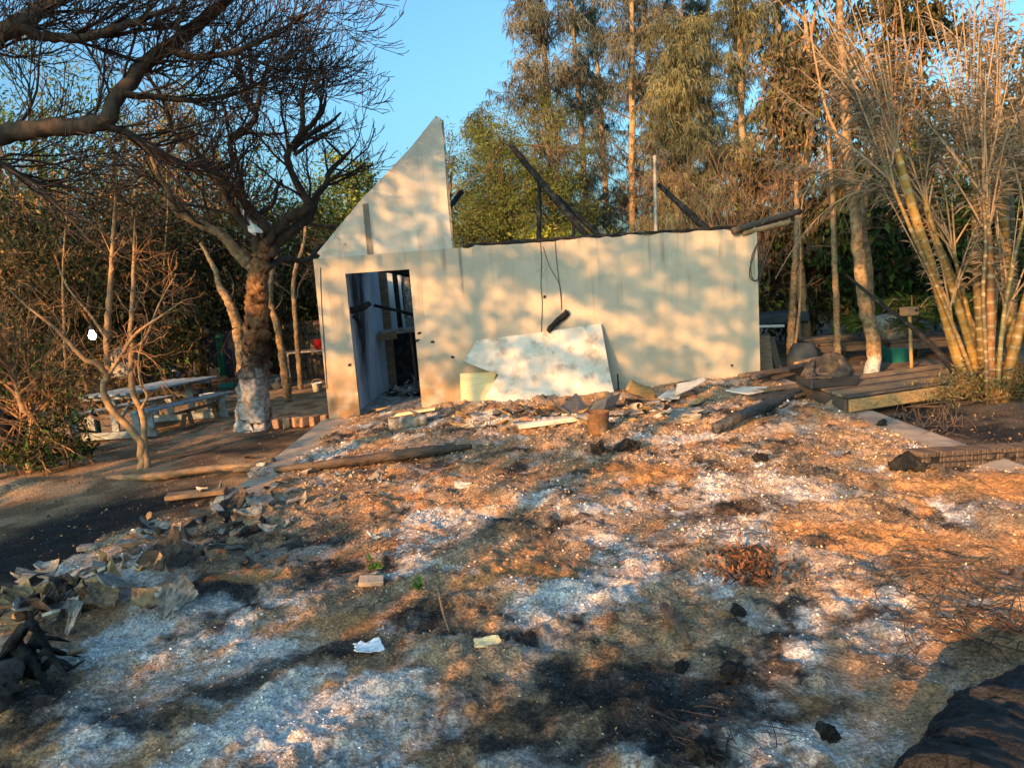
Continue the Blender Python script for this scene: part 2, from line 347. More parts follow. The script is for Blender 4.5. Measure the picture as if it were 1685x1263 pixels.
CHARB = [(1080, 1150, .75, .36, 1.3), (960, 1120, .4, .3, .9), (820, 1230, .5, .2, .75), (700, 1030, .34, .3, .8), (430, 1120, .5, .22, .9), (240, 1150, .5, .25, .8), (860, 745, .7, .25, .7), (1030, 748, .35, .3, 1.1), (1230, 845, .7, .28, .75), (1300, 780, .4, .3, .6), (880, 900, .4, .25, .6), (60, 1200, .5, .4, .7),
         (960, 1190, .8, .3, .6), (520, 960, .4, .2, .6), (440, 1020, .4, .15, .5), (400, 870, .5, .35, .6), (1480, 1040, .6, .22, .5), (1250, 1160, .5, .2, .5), (1440, 1120, .6, .2, .35), (700, 820, .5, .3, .35), (790, 1150, .5, .3, .5), (640, 790, .7, .2, .45), (1130, 900, .3, .2, .4), (1360, 720, .4, .35, .4)]
SANDB = [(850, 960, .4, .3, 1.2), (900, 930, .3, .2, .9), (1060, 790, .55, .4, 1.1), (960, 770, .4, .3, .8), (1330, 885, .35, .18, 1.1), (1460, 890, .45, .3, 1.0), (1620, 800, .7, .35, 1.3), (560, 1035, .35, .2, 1.0), (430, 960, .4, .16, 1.0), (720, 868, .4, .2, .8), (230, 1110, .45, .15, .6), (1110, 870, .25, .2, .8), (1650, 900, .4, .4, .9), (600, 860, .4, .2, .5), (1380, 700, .4, .4, .5), (1580, 1060, .7, .25, .7), (1100, 1210, .3, .1, .6), (780, 1200, .35, .12, .4),
         (540, 1115, .3, .12, .7), (230, 1240, .35, .2, .6), (1150, 1080, .4, .2, .5), (1540, 1190, .5, .16, .6), (620, 790, .4, .25, .6), (850, 820, .4, .15, .45), (1400, 840, .9, .3, .35), (1240, 1110, .6, .12, .4)]
def weights(X, Y):
    n1 = fbm(X * 1.4 + 3, Y * 1.4, 11, 5, .6); n2 = fbm(X * 2.2, Y * 2.2 + 7, 21, 5, .6); n3 = fbm(X * 3.1, Y * 3.1, 31, 5, .6)
    a = 0.96 * sstep(.50, .66, n1); n4 = fbm(X * 5.2, Y * 5.2, 131, 4, .65); c = np.maximum(0.95 * sstep(.51, .66, n2), .8 * sstep(.54, .66, n4)); s = 0.8 * sstep(.48, .64, n3)
    for i, b in enumerate(ASHB): a = np.maximum(a, 1.5 * blob(X, Y, *b, seed=i % 5) * (.25 + 1.0 * sstep(.35, .6, n3)))
    for i, b in enumerate(CHARB): c = np.maximum(c, 1.5 * blob(X, Y, *b, seed=i % 5) * (.35 + .9 * sstep(.35, .6, n1)))
    for i, b in enumerate(SANDB): s = np.maximum(s, 1.4 * blob(X, Y, *b, seed=i % 5))
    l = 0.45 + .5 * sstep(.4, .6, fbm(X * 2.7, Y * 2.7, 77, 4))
    return a, c, s, l
def burnt_colour(X, Y):
    a, c, s, l = weights(X, Y)
    h1 = fbm(X * 24, Y * 24, 81, 3, .7); h2 = fbm(X * 33, Y * 33, 91, 3, .7); h3 = fbm(X * 9, Y * 9, 95, 4, .65)
    p = 4.6
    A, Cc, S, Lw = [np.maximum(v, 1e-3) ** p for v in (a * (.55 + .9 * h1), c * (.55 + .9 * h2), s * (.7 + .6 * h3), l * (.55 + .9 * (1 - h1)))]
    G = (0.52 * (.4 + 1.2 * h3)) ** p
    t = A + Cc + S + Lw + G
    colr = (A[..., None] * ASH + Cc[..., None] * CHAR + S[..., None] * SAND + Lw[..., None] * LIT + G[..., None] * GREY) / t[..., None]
    return colr * (0.66 + .68 * h2)[..., None] * (.8 + .4 * h3)[..., None], (A / t, Cc / t, S / t, Lw / t)

gm = mat('earth', (0, 0, 0), (0.45, 0.43, 0.42), 55, detail=4, attr=True, bump=0.9, bscale=60, lo=0.4, hi=0.62, rough=0.95, spec=0.05, bdist=0.02)
def grid_obj(name, xs, ys, zf, cf, m):
    X, Y = np.meshgrid(xs, ys); Z = zf(X, Y); n, k = X.shape
    V = np.stack([X, Y, Z], -1).reshape(-1, 3); i = np.arange(n * k).reshape(n, k)
    q = np.stack([i[:-1, :-1], i[:-1, 1:], i[1:, 1:], i[1:, :-1]], -1).reshape(-1, 4)
    return mk(name, V, q, m, None, cf(X, Y).reshape(-1, 3), True)
# the yard: one sheet out to the horizon
gs = np.geomspace(.07, 60, 60)
xs = np.concatenate([-10.5 - np.cumsum(gs)[::-1], np.arange(-10.5, 11, .075), 11 + np.cumsum(gs)])
ys = np.concatenate([-1.0 - np.cumsum(gs)[::-1], np.arange(-1, 17, .075), 17 + np.cumsum(gs)])
def yz(X, Y): return np.where(inside_slab(X, Y), -0.42, yard_z(X, Y))
def yc(X, Y):
    n = fbm(X * 2, Y * 2, 101, 5, .6); h = fbm(X * 17, Y * 17, 103, 3, .7)
    c = np.where((X < 0)[..., None], np.array([0.38, 0.265, 0.17]), np.array([0.24, 0.18, 0.135])) * (0.7 + .6 * n)[..., None] * (.75 + .5 * h)[..., None]
    leaf = sstep(.5, .62, fbm(X * 3.3, Y * 3.3, 107, 4)) * .7; c = c * (1 - leaf[..., None]) + np.array([.12, .085, .055]) * leaf[..., None] * (.6 + .8 * h)[..., None]
    k = np.zeros_like(X)
    for b in ((215, 835, .75, .8, 1.4), (120, 880, .9, .9, 1.4), (30, 920, 1.1, .6, 1.3), (330, 830, .4, .5, .8), (400, 738, .9, .45, 1.0), (470, 715, .8, .5, .9)):
        k = np.maximum(k, blob(X, Y, *b, z=-.15))
    for b in ((1560, 705, 1.2, .8, 1.0), (1480, 680, .9, .8, 1.0), (1660, 720, .8, .5, .8), (1600, 690, 1.5, .7, .6)):
        k = np.maximum(k, blob(X, Y, *b, z=-.08) * (.35 + sstep(.35, .6, n)))
    k = np.clip(k * (.6 + .8 * h), 0, 1)[..., None]
    return c * (1 - k) + CHAR * (0.8 + 1.6 * h[..., None] ** 2) * k
ground = struct(grid_obj('ground', xs, ys, yz, yc, gm), 'sandy yard with burnt black patches')
# the slab of the burnt building, then the ash, sand and litter lying on it
V, Fs = prism([(SX0, -5.5), (SX1, -5.5), (SX1, SY1 + .45), (4.0, SY1 + .45), (SX0, SY1 - .28)], 0.35, (0, 0, 0), np.array([1, 0, 0]), np.array([0, 1, 0]), np.array([0, 0, 1]))
slab = struct(mk('concrete_slab', V, Fs, M['concrete']), 'concrete floor slab with bare edges')
def ash_z(X, Y):
    z = 0.03 + 0.10 * (fbm(X * .8, Y * .8, 201, 3) - .42) + 0.09 * (fbm(X * 2.1, Y * 2.1, 203, 3) - .5) + .085 * (fbm(X * 5.5, Y * 5.5, 205, 3) - .5) + .055 * (fbm(X * 13, Y * 13, 207, 3, .6) - .5) * (.4 + 1.2 * fbm(X * 1.1, Y * 1.1, 219, 2)) + .03 * (fbm(X * 30, Y * 30, 209, 2) - .5)
    hc = g(255, 965, .0); z = z + .13 * np.exp(-(((X - hc[0]) / .55) ** 2 + ((Y - hc[1]) / .5) ** 2))
    z = np.maximum(z, 0.006 + .03 * (fbm(X * 9, Y * 9, 211) - .3))
    back = WA[1] + (X - WA[0]) * math.tan(WY)
    z = z + 0.07 * np.exp(-((back - .55 - Y) / .45) ** 2) * sstep(-1.5, -.3, X)         # rubble banked against the wall
    e = fbm(X * .0 + 3, Y * 2.3, 213, 4) * .35
    exposed = sstep(6.0, 6.9, Y)
    edge_l = sstep(SX0 + .02 + e * .8, SX0 + .30 + e, X)
    z = z * (1 - exposed) + (edge_l * z - .03 * (1 - edge_l)) * exposed
    spill = sstep(-3.75, -2.7, X); zl = np.minimum(-.15 + .1 * fbm(X * 4, Y * 4, 215) + .2 * spill, z + .05)
    z = np.where(X < SX0 + .25, np.where(exposed > .5, z, np.minimum(z, z * spill + (1 - spill) * zl)), z)
    edge_r = sstep(SX1 - .02 - e * .5, SX1 - .35 - e, X); ex_r = sstep(5.6, 6.2, Y)
    z = z * (1 - ex_r) + (edge_r * z - .03 * (1 - edge_r)) * ex_r
    z = np.where((X > SX1 - .05), -.06 + .05 * fbm(X * 5, Y * 5, 217) - .2 * sstep(SX1 + .9, SX1 + 1.2, X), z)
    z = np.where((Y > 5.9) & (X > SX1 - .02), -.3, z)
    z = np.where((exposed > .5) & (X < SX0 + .03), -.3, z)
    z = np.where(X < -3.7, z - .15 * sstep(-3.7, -3.95, X), z)
    return np.where(Y > back - .01, -.2, z)
yr = [1.0]
while yr[-1] < 12.1: yr.append(yr[-1] + max(.016, .005 * yr[-1]))
axs = np.concatenate([np.arange(-4.0, 5.6, .019)])
burnt = struct(grid_obj('burnt_ground', axs, np.array(yr), ash_z, lambda X, Y: burnt_colour(X, Y)[0], gm), 'ash, orange sand and charred litter over the slab')

# loose litter: ash flakes, burnt leaves, char crumbs
def scatter(name, n, yr_, xr, seed, label, kinds, zf, cols=None):
    r = RNG(seed); y = yr_[0] * (yr_[1] / yr_[0]) ** r.rand(n); x = r.uniform(xr[0], xr[1], n)
    ok = np.abs(x / np.maximum(y, .1)) < 1.05; x, y = x[ok], y[ok]
    z = zf(x, y); ok = z > -.25; x, y, z = x[ok], y[ok], z[ok]
    c, W = burnt_colour(x, y) if cols is None else (cols(x, y), None)
    n = len(x); k = r.rand(n)
    if W is not None:
        a, ch, s, l = W
        keep = r.rand(n) < np.clip(a * .9 + ch * .7 + l * 1.0 + s * .12 + .25 * (1 - a - ch - l - s), .04, 1)
        x, y, z, k, a, ch, s, l = [v[keep] for v in (x, y, z, k, a, ch, s, l)]; n = len(x)
        pal = np.where((k < a)[:, None], np.array([.66, .65, .62]), np.where((k < a + ch)[:, None], np.array([.035, .036, .04]), np.array([.33, .225, .12])))
        cl = c[keep]; u = r.rand(n)[:, None]; pal = pal * .45 + cl * .75; pal = np.where(u < .015 + .08 * a[:, None], np.array([.62, .6, .56]), np.where(u < .26, np.array([.05, .047, .044]) + cl * .2, np.where(u < .36, np.array([.38, .25, .13]), pal)))
    else: pal = np.repeat(np.array([[.17, .12, .07]]), n, 0) * r.uniform(.3, 2.0, (n, 1))
    size = (.0045 + .014 * r.rand(n) ** 4) * np.clip(y / 3.6, .75, 2.0)
    d = r.normal(size=(n, 3)); d[:, 2] *= .35; d = norm(d); sv = r.normal(size=(n, 3)); sv[:, 2] *= .5; sv = norm(sv - (sv * d).sum(1, keepdims=True) * d); nn = np.cross(d, sv); nn *= np.sign(nn[:, 2:3])
    C = np.stack([x, y, z + size * .25], 1); s_ = size[:, None]; w = s_ * r.uniform(.15, .5, (n, 1))
    V = np.stack([C - d * s_ * .6, C + sv * w + nn * s_ * .22, C + d * s_ * .6 + nn * s_ * .1, C - sv * w + nn * s_ * .05], 1).reshape(-1, 3)
    o = mk(name, V, np.arange(n * 4).reshape(n, 4), M['flake'], None, np.repeat(pal * r.uniform(.6, 1.35, (n, 1)), 4, 0))
    o['kind'] = 'stuff'; o['label'] = label; return o
scatter('ash_litter', 240000, (2.0, 11.6), (-3.9, 5.0), 5, 'ash flakes, burnt leaves and char crumbs over the slab', None, ash_z)
scatter('leaf_litter', 40000, (4.5, 16), (-12, 12), 6, 'dry leaf litter on the yard', None, lambda x, y: np.where(inside_slab(x, y), -1, yard_z(x, y)), lambda x, y: None)

# ================================================================== BURNT HOUSE
W, H, DEPTH = 6.9, 2.4, 5.6
house = thing('burnt_house', 'roofless burnt cream house with a broken pointed gable and empty doorway', 'house', WA)
house_rot = rz(WY)
def wallmat(name, base, soot):
    m, nt, p = nodes_of(name); L = nt.links.new; N_ = nt.nodes.new
    tc = N_('ShaderNodeTexCoord'); mp = N_('ShaderNodeMapping'); mp.inputs['Rotation'].default_value = (0, 0, -WY)   # u along the wall, z up
    L(tc.outputs['Object'], mp.inputs[0])
    sp = N_('ShaderNodeSeparateXYZ'); L(mp.outputs[0], sp.inputs[0])
    def mixc(fac, c1, c2):
        x = N_('ShaderNodeMix'); x.data_type = 'RGBA'; L(fac, x.inputs[0])
        for i, c in ((6, c1), (7, c2)):
            if isinstance(c, tuple): x.inputs[i].default_value = (*c, 1)
            else: L(c, x.inputs[i])
        return x.outputs[2]
    def noise(s, st=(1, 1, 1), d=6):
        mm = N_('ShaderNodeMapping'); mm.inputs['Scale'].default_value = st; L(mp.outputs[0], mm.inputs[0])
        n = N_('ShaderNodeTexNoise'); n.inputs['Scale'].default_value = s; n.inputs['Detail'].default_value = d; L(mm.outputs[0], n.inputs[0]); return n.outputs[0]
    def rng_(v, a, b, c=0., d=1.):
        r = N_('ShaderNodeMapRange'); r.inputs[1].default_value = a; r.inputs[2].default_value = b; r.inputs[3].default_value = c; r.inputs[4].default_value = d; L(v, r.inputs[0]); return r.outputs[0]
    def mul(a, b):
        x = N_('ShaderNodeMath'); x.operation = 'MULTIPLY'; L(a, x.inputs[0])
        if isinstance(b, float): x.inputs[1].default_value = b
        else: L(b, x.inputs[1])
        return x.outputs[0]
    c = mixc(rng_(noise(1.6), .3, .7), base, tuple(v * .84 for v in base))
    c = mixc(mul(rng_(noise(7), .52, .75), .35), c, tuple(v * .7 for v in base))
    # smoke drips down from the wall head
    c = mixc(mul(mul(mul(rng_(noise(8.5, (1, 1, .05)), .54, .70), rng_(noise(3.0, (1, 1, .5)), .40, .62)), rng_(sp.outputs[2], 1.0, 2.45)), soot), c, (.10, .085, .075))
    # smoke-grey haze of soot under the wall head, and fine hair cracks
    c = mixc(mul(mul(rng_(sp.outputs[2], 1.7, 2.5), rng_(noise(5.0), .35, .65)), .35), c, (.25, .23, .21))
    vo = N_('ShaderNodeTexVoronoi'); vo.feature = 'DISTANCE_TO_EDGE'; vo.inputs['Scale'].default_value = 1.3; dm = N_('ShaderNodeMixRGB'); dm.blend_type = 'ADD'; dm.inputs[0].default_value = .35
    nn_ = N_('ShaderNodeTexNoise'); nn_.inputs['Scale'].default_value = 3; L(mp.outputs[0], nn_.inputs[0]); L(mp.outputs[0], dm.inputs[1]); L(nn_.outputs[1], dm.inputs[2]); L(dm.outputs[0], vo.inputs[0])
    c = mixc(mul(mul(rng_(vo.outputs[0], .006, .0), rng_(noise(1.7), .52, .6)), .5), c, (.22, .19, .16))
    # scorched, mud-splashed foot of the wall, strongest at the door end
    foot = mul(rng_(sp.outputs[2], 1.15, .25), rng_(sp.outputs[0], 3.4, 1.2, .18, 1.0))
    c = mixc(mul(mul(foot, rng_(noise(4.5, d=10), .30, .55)), .95), c, (.25, .15, .075))
    c = mixc(mul(rng_(noise(28, d=2), .72, .78), .6), c, (.16, .12, .09))
    c = mixc(mul(rng_(noise(2.3, (1, 1, .6), 10), .57, .63), .2), c, (.30, .25, .20))
    L(c, p.inputs['Base Color']); p.inputs['Roughness'].default_value = .92; p.inputs['Specular IOR Level'].default_value = .1
    b = N_('ShaderNodeBump'); b.inputs['Strength'].default_value = .25; b.inputs['Distance'].default_value = .01; L(noise(60), b.inputs['Height']); L(b.outputs[0], p.inputs['Normal'])
    return m
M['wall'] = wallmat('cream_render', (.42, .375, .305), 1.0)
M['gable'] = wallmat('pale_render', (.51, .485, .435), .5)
r = RNG(11)
def wall_part(name, outline, off0, th, m, parent=None):
    V, Fs = prism(outline, th, wpt(0, off0, 0), WT, UP, WN); return mk(name, V, Fs, m, parent or house)
top = [(u, H + .015 * r.normal() + (.02 if u > 2.2 else 0)) for u in np.linspace(6.85, 2.2, 40)]
wall_part('front_wall', [(0, -.3), (.469, -.3), (.469, 2.154), (1.415, 2.154), (1.415, -.3), (W, -.3), (W, H - .02)] + top + [(0.03, H)], 0.0, .16, M['wall'])
gl = [(0.10, H + .003), (2.085, H + .003), (2.075, 3.2), (2.09, 3.9), (2.08, 4.30), (2.06, 4.32), (1.63, 3.87), (1.3, 3.57), (1.1, 3.40), (.83, 3.16), (.5, 2.82)]
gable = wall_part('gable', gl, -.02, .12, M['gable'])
def child_strip(name, u0, u1, h0, h1, off, th, m, par, u0b=None, u1b=None):
    V, Fs = prism([(u0, h0), (u1, h0), (u1b if u1b is not None else u1, h1), (u0b if u0b is not None else u0, h1)], th, wpt(0, off, 0), WT, UP, WN)
    return mk(name, V, Fs, m, par)
M['stain_strip'] = mat('stained_cover_strip', (.26, .24, .21), (.11, .10, .09), 5, stretch=(1, 1, .4), bump=.2)
child_strip('cover_strip', .82, .91, H + .006, 3.15, -.012, .006, M['stain_strip'], gable)
# sloping and upright edge trims of the gable
for p, q in (((.12, 2.43), (.83, 3.15)), ((.83, 3.15), (1.63, 3.86)), ((1.63, 3.86), (2.05, 4.30))):
    a = wpt(p[0], -.075, p[1] + .02); b = wpt(q[0], -.075, q[1] + .02); V, Fs = bar(a, b, .10, .03, .004, WN); mk('edge_trim', V, Fs, M['gable'], gable)
V, Fs = bar(wpt(2.10, -.07, H + .02), wpt(2.10, -.07, 4.28), .03, .10, .003, WN); mk('edge_trim', V, Fs, M['grey_board'], gable)
# other walls
def inner_wall(name, a, b, h, th, m, holes=()):
    a = wpt(*a, 0); b = wpt(*b, 0); d = norm(b - a); L = np.linalg.norm(b - a); n = np.cross(d, UP)
    if not holes: ol = [(0, -.2), (L, -.2), (L, h)] + [(L * (1 - t), h + .05 * r.normal()) for t in np.linspace(.05, .95, 9)] + [(0, h)]; V, Fs = prism(ol, th, a, d, UP, n); return mk(name, V, Fs, m, house)
    u0, u1, h0, h1 = holes
    ps = [prism(o_, th, a, d, UP, n) for o_ in ([(0, -.2), (u0, -.2), (u0, h), (0, h)], [(u1, -.2), (L, -.2), (L, h), (u1, h)], [(u0, -.2), (u1, -.2), (u1, h0), (u0, h0)], [(u0, h1), (u1, h1), (u1, h), (u0, h)])]
    V, Fs = join(ps); return mk(name, V, Fs, m, house)
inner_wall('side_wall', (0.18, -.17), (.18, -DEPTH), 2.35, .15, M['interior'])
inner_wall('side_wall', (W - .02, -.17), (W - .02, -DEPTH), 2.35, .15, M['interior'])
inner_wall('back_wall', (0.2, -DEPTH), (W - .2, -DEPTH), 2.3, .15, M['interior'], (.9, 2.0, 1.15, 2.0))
M['partition'] = mat('sooty_white_partition', (.46, .50, .53), (.30, .33, .35), 3, stretch=(1, 1, .3), bump=.15, third=(.03, .03, .033), tscale=.9)
inner_wall('partition', (.40, -.17), (.80, -2.75), 2.25, .07, M['partition'])
V, Fs = prism([wpt(.17, -.17, 0)[:2], wpt(W - .17, -.17, 0)[:2], wpt(W - .17, -DEPTH + .02, 0)[:2], wpt(.17, -DEPTH + .02, 0)[:2]], .3, (0, 0, .02), np.array([1, 0, 0]), np.array([0, 1, 0]), UP)
mk('floor', V, Fs, M['grey_board'], house)
def hbar(name, p, q, w, h, m, **k): V, Fs = bar(wpt(*p), wpt(*q), w, h, **k); return mk(name, V, Fs, m, house)
hbar('door_post', (.86, -2.85, 0), (.86, -2.85, 2.25), .17, .10, M['wood'])
hbar('stud', (1.12, -3.2, 0), (1.08, -3.2, 2.3), .09, .07, M['char'])
hbar('stud', (1.42, -3.6, 0), (1.40, -3.6, 2.25), .10, .08, M['char'])
hbar('stud', (1.66, -3.9, 0.3), (1.62, -3.9, 2.3), .08, .08, M['wood_dark'])
hbar('counter', (.78, -2.3, 1.10), (1.75, -2.3, 1.12), .45, .07, M['grey_board'])
hbar('counter_leg', (1.33, -2.2, .02), (1.30, -2.2, 1.06), .04, .04, M['wood_dark'])
hbar('counter_leg', (1.70, -2.2, .02), (1.70, -2.2, 1.06), .06, .06, M['char'])
hbar('burnt_board', (.72, -2.05, 1.03), (1.06, -2.05, 1.05), .02, .14, M['wood'])
hbar('wall_panel', (.95, -4.6, .1), (.95, -4.6, 2.2), .42, .03, M['partition'])
hbar('wall_panel', (1.35, -4.65, .9), (1.35, -4.65, 2.2), .34, .03, M['grey_board'])
hbar('black_cupboard', (1.25, -3.2, .02), (1.25, -3.2, 1.0), .9, .5, M['char'])
def hlog(name, pts, rad, m, seed=1, K=12, S=9, wob=.15):
    V, Fs = log([wpt(*p) for p in pts], rad, K, S, RNG(seed), wob); return mk(name, V, Fs, m, house, None, True)
hlog('fallen_rafter', [(.52, -1.2, 2.28), (1.1, -2.2, 2.18), (1.8, -3.0, 1.95)], .045, M['char'], 2)
hlog('fallen_rafter', [(.55, -.4, 2.25), (1.2, -.9, 2.2), (1.7, -1.2, 2.12)], .05, M['char'], 3)
hlog('fallen_rafter', [(.75, -1.5, 1.62), (1.1, -1.7, 1.5), (1.7, -2.0, 1.28)], .025, M['char'], 4)
hlog('fallen_rafter', [(.45, -.35, 1.6), (.62, -.5, 1.62), (.74, -.6, 1.68)], [.05, .05, .035], M['char'], 5)
hlog('fallen_rafter', [(.50, -.4, 1.5), (.55, -.45, 1.42), (.57, -.45, 1.30)], [.04, .03, .02], M['char'], 5)
for i in range(16):
    rr = RNG(300 + i); u, v = rr.uniform(.7, 1.7), rr.uniform(.7, 3.0)
    V, Fs = sheet(wpt(u, -v, .05 + .03 * rr.rand()), rr.uniform(.1, .32), rr.uniform(.08, .2), rr, euler(rr.normal() * .3, rr.normal() * .3, rr.rand() * 6), 5, .3, .3, .01)
    mk('rubble_piece', V, Fs, M['grey_board'] if i % 3 else M['char'], house)
# what is left of the roof
def roofpole(p0, o0, p1, o1, rad, m, seed, name='roof_pole', mid=None):
    a = onwall(*p0, o0); b = onwall(*p1, o1); c = (a + b) / 2 + (np.array(mid) if mid else 0)
    V, Fs = log([a, c, b], rad, 14, 9, RNG(seed), .13); return mk(name, V, Fs, m, house, None, True)
roofpole((841, 240), -1.2, (968, 392), -.25, [.055, .06, .06], M['char'], 21)
roofpole((915, 322), -1.0, (990, 392), -.30, [.035, .04, .045], M['char'], 22)
roofpole((888, 292), -1.0, (886, 470), -1.0, [.04, .045, .05], M['char'], 23, 'roof_post')
roofpole((944, 355), -1.1, (943, 470), -1.1, .03, M['char'], 24, 'roof_post')
roofpole((1077, 256), -.6, (1081, 470), -.6, [.03, .035, .035], M['iron'], 25, 'pipe')
roofpole((1083, 303), -.8, (1168, 382), -.2, [.035, .045, .06], M['char'], 26)
roofpole((759, 316), -.9, (733, 350), -.5, .045, M['char'], 27)
roofpole((1000, 384), -.5, (1010, 400), -.3, .03, M['char'], 28)
roofpole((1207, 380), .12, (1316, 348), -.5, [.055, .06, .05], M['wood_dark'], 29, 'eave_pole')
roofpole((1222, 384), .02, (1300, 366), -.15, [.04, .045, .05], M['pale_bark'], 30, 'eave_pole')
V, Fs = log([wpt(2.25, -.08, H + .045), wpt(3.6, -.08, H + .05), wpt(5.2, -.07, H + .05), wpt(6.6, -.08, H + .05)], [.02, .028, .018, .022], 60, 7, RNG(31), .35); mk('wall_plate', V, Fs, M['char'], house, None, True)
# cables and marks on the wall
def cable(name, px, off, rad=.006, m='cable'):
    P = spline([onwall(x, y, off) for x, y in px], 30); V, Fs = tubes(P[None], np.full((1, 30), rad), 5); return mk(name, V, Fs, M[m], house, None, True)
cable('cable', [(889, 398), (891, 430), (890, 470), (892, 500), (890, 560)], .012, .005)
cable('cable', [(913, 396), (917, 440), (922, 480), (924, 510)], .012, .005)
cable('cable', [(893, 405), (905, 440), (921, 470), (924, 508)], .015, .004)
cable('cable', [(527, 440), (529, 500), (533, 560), (538, 640)], .008, .005)
cable('cable', [(1248, 395), (1240, 420), (1233, 450), (1240, 462), (1252, 455), (1256, 420), (1250, 398)], .03, .007)
cable('cable', [(1246, 400), (1236, 425), (1237, 455), (1246, 460), (1250, 430), (1247, 405)], .025, .006)
cable('cable', [(1250, 400), (1262, 430), (1266, 460), (1258, 480), (1249, 470), (1252, 420)], .03, .006)
V, Fs = log([onwall(902, 545, .12), onwall(917, 528, .05), onwall(934, 513, .03)], [.035, .045, .05], 10, 8, RNG(41), .3); mk('burnt_stub', V, Fs, M['char'], house, None, True)
for i, (x, y) in enumerate(((897, 488), (712, 562), (745, 587), (690, 548), (576, 600), (1205, 601), (687, 560))):
    V, Fs = sheet(onwall(x, y, .012), .07, .035, RNG(60 + i), frame(WT, WN) @ euler(0, .6, 0), 4, .2, .3, .006); mk('soot_flake', V, Fs, M['char'], house)

# ================================================================== TREES
def limb(parent, pts, rads, m, K=None, S=9, seed=1, name='limb', wob=.08, colf=None):
    K = K or 6 * len(pts); P = spline(pts, K); R = np.interp(np.linspace(0, 1, K), np.linspace(0, 1, len(rads)), rads)
    rr = RNG(seed); P = P + rr.normal(size=P.shape) * R[:, None] * .10
    V, Fs = tubes(P[None], R[None], S, False, 1 + wob * (rr.rand(1, K, S) - .5) * 2)
    o = mk(name, V, Fs, m, parent, colf(V) if colf else None, True); return o, P, R
def twigs(parent, seeds, m, seed, lv, name='twigs', minr=.0035, S=3):
    """seeds: list of (P,R) polylines; lv: list of dict for sprout; everything in one spray mesh"""
    rg = RNG(seed); parts = []; cur = [(np.asarray(P)[None], np.asarray(R)[None]) for P, R in seeds]
    for d in lv:
        nxt = []
        for P, R in cur:
            P2, R2 = sprout(P, R, rng=rg, **d); R2 = np.maximum(R2, minr); nxt.append((P2, R2)); parts.append(tubes(P2, R2, 4 if R2.max() > .02 else S))
        cur = [(np.concatenate([p for p, _ in nxt]), np.concatenate([q for _, q in nxt]))] if len({p.shape[1] for p, _ in nxt}) == 1 else nxt
    V, Fs = join(parts); o = mk(name, V, Fs, m, parent); o['kind'] = 'stuff'; return o, cur

# ---- bare whitewashed tree by the house corner
YT = 11.35
tb = at(420, 705, YT); tb[2] = -.2
treeA = thing('bare_tree', 'big bare tree with whitewashed trunk foot beside the house corner', 'tree', tb)
def A_(pts, y0=YT, dy=0.0):
    n = len(pts); return [at(x, y, y0 + dy * i / max(n - 1, 1)) for i, (x, y) in enumerate(pts)]
def wash(V):
    h = V[:, 2] - tb[2]; n = fbm(V[:, 0] * 9 + V[:, 1] * 7, V[:, 2] * 9, 55, 4, .65); n2 = fbm(V[:, 0] * 30 + V[:, 1] * 20, V[:, 2] * 30, 57, 3, .7)
    w = np.clip(sstep(1.25, .25, h + .9 * (n - .5)) * (.35 + 1.3 * n2), 0, 1)[:, None]; k = (sstep(.55, .95, h + .5 * (n - .5)) * sstep(1.7, 1.3, h + .5 * (n - .5)))[:, None]
    bk = np.array([.20, .115, .06]) * (.55 + .9 * n[:, None]); bk = bk * (1 - .8 * k) + np.array([.02, .018, .016]) * .8 * k
    return bk * (1 - w) + np.array([.50, .50, .50]) * w * (.55 + .7 * n2[:, None])
o, Pt, Rt = limb(treeA, A_([(418, 720), (419, 690), (417, 640), (420, 570), (424, 480), (431, 400)]), [.29, .24, .20, .175, .155, .13], M['bark_attr'], 90, 24, 2, 'trunk', .10, wash)
ls = []
def LA(pts, rads, dy, seed, m='bark_dark'):
    o, P, R = limb(treeA, A_(pts, YT, dy), [q * .82 for q in rads], M[m], None, 8, seed); ls.append((P, R))
LA([(422, 445), (400, 425), (384, 407), (366, 388), (332, 370), (296, 352), (284, 335), (275, 310), (262, 290), (248, 255)], [.12, .115, .10, .085, .075, .065, .06, .05, .045, .03], -.8, 3, 'pale_bark')
LA([(428, 420), (420, 395), (405, 373), (379, 336), (366, 310), (350, 285)], [.10, .10, .085, .075, .06, .035], -.5, 4)
LA([(436, 405), (445, 385), (416, 349), (384, 313), (353, 281), (319, 247), (285, 218), (271, 171), (228, 100)], [.10, .085, .075, .065, .055, .045, .04, .035, .02], -1.0, 5)
LA([(353, 281), (382, 268), (379, 240), (384, 229), (410, 208), (421, 190), (408, 164), (400, 135), (390, 95), (370, 55)], [.05, .055, .05, .06, .06, .055, .05, .04, .03, .02], -.4, 6)
LA([(420, 192), (426, 168), (430, 146), (440, 110), (455, 60)], [.045, .04, .035, .025, .015], .4, 7)
LA([(437, 412), (445, 386), (478, 357), (510, 341), (504, 328), (486, 297), (476, 271), (473, 253), (494, 224), (510, 208), (531, 182), (537, 153)], [.11, .10, .095, .09, .085, .075, .06, .065, .06, .05, .04, .02], -.2, 8)
LA([(494, 224), (498, 203), (497, 175), (495, 146)], [.05, .05, .045, .03], .2, 9)
LA([(480, 248), (505, 225), (525, 213), (546, 200), (561, 185)], [.05, .05, .045, .035, .018], .1, 10)
LA([(485, 255), (508, 238), (536, 221), (560, 208)], [.04, .035, .03, .012], -.3, 11)
LA([(440, 425), (455, 400), (489, 373), (510, 354), (520, 323), (538, 300), (541, 284), (565, 260), (585, 238)], [.12, .11, .10, .09, .08, .06, .05, .04, .015], .6, 12)
LA([(565, 260), (552, 245), (538, 232), (530, 220)], [.03, .025, .02, .01], .2, 13)
LA([(426, 352), (450, 334), (455, 313), (464, 297)], [.05, .045, .04, .03], .3, 14)
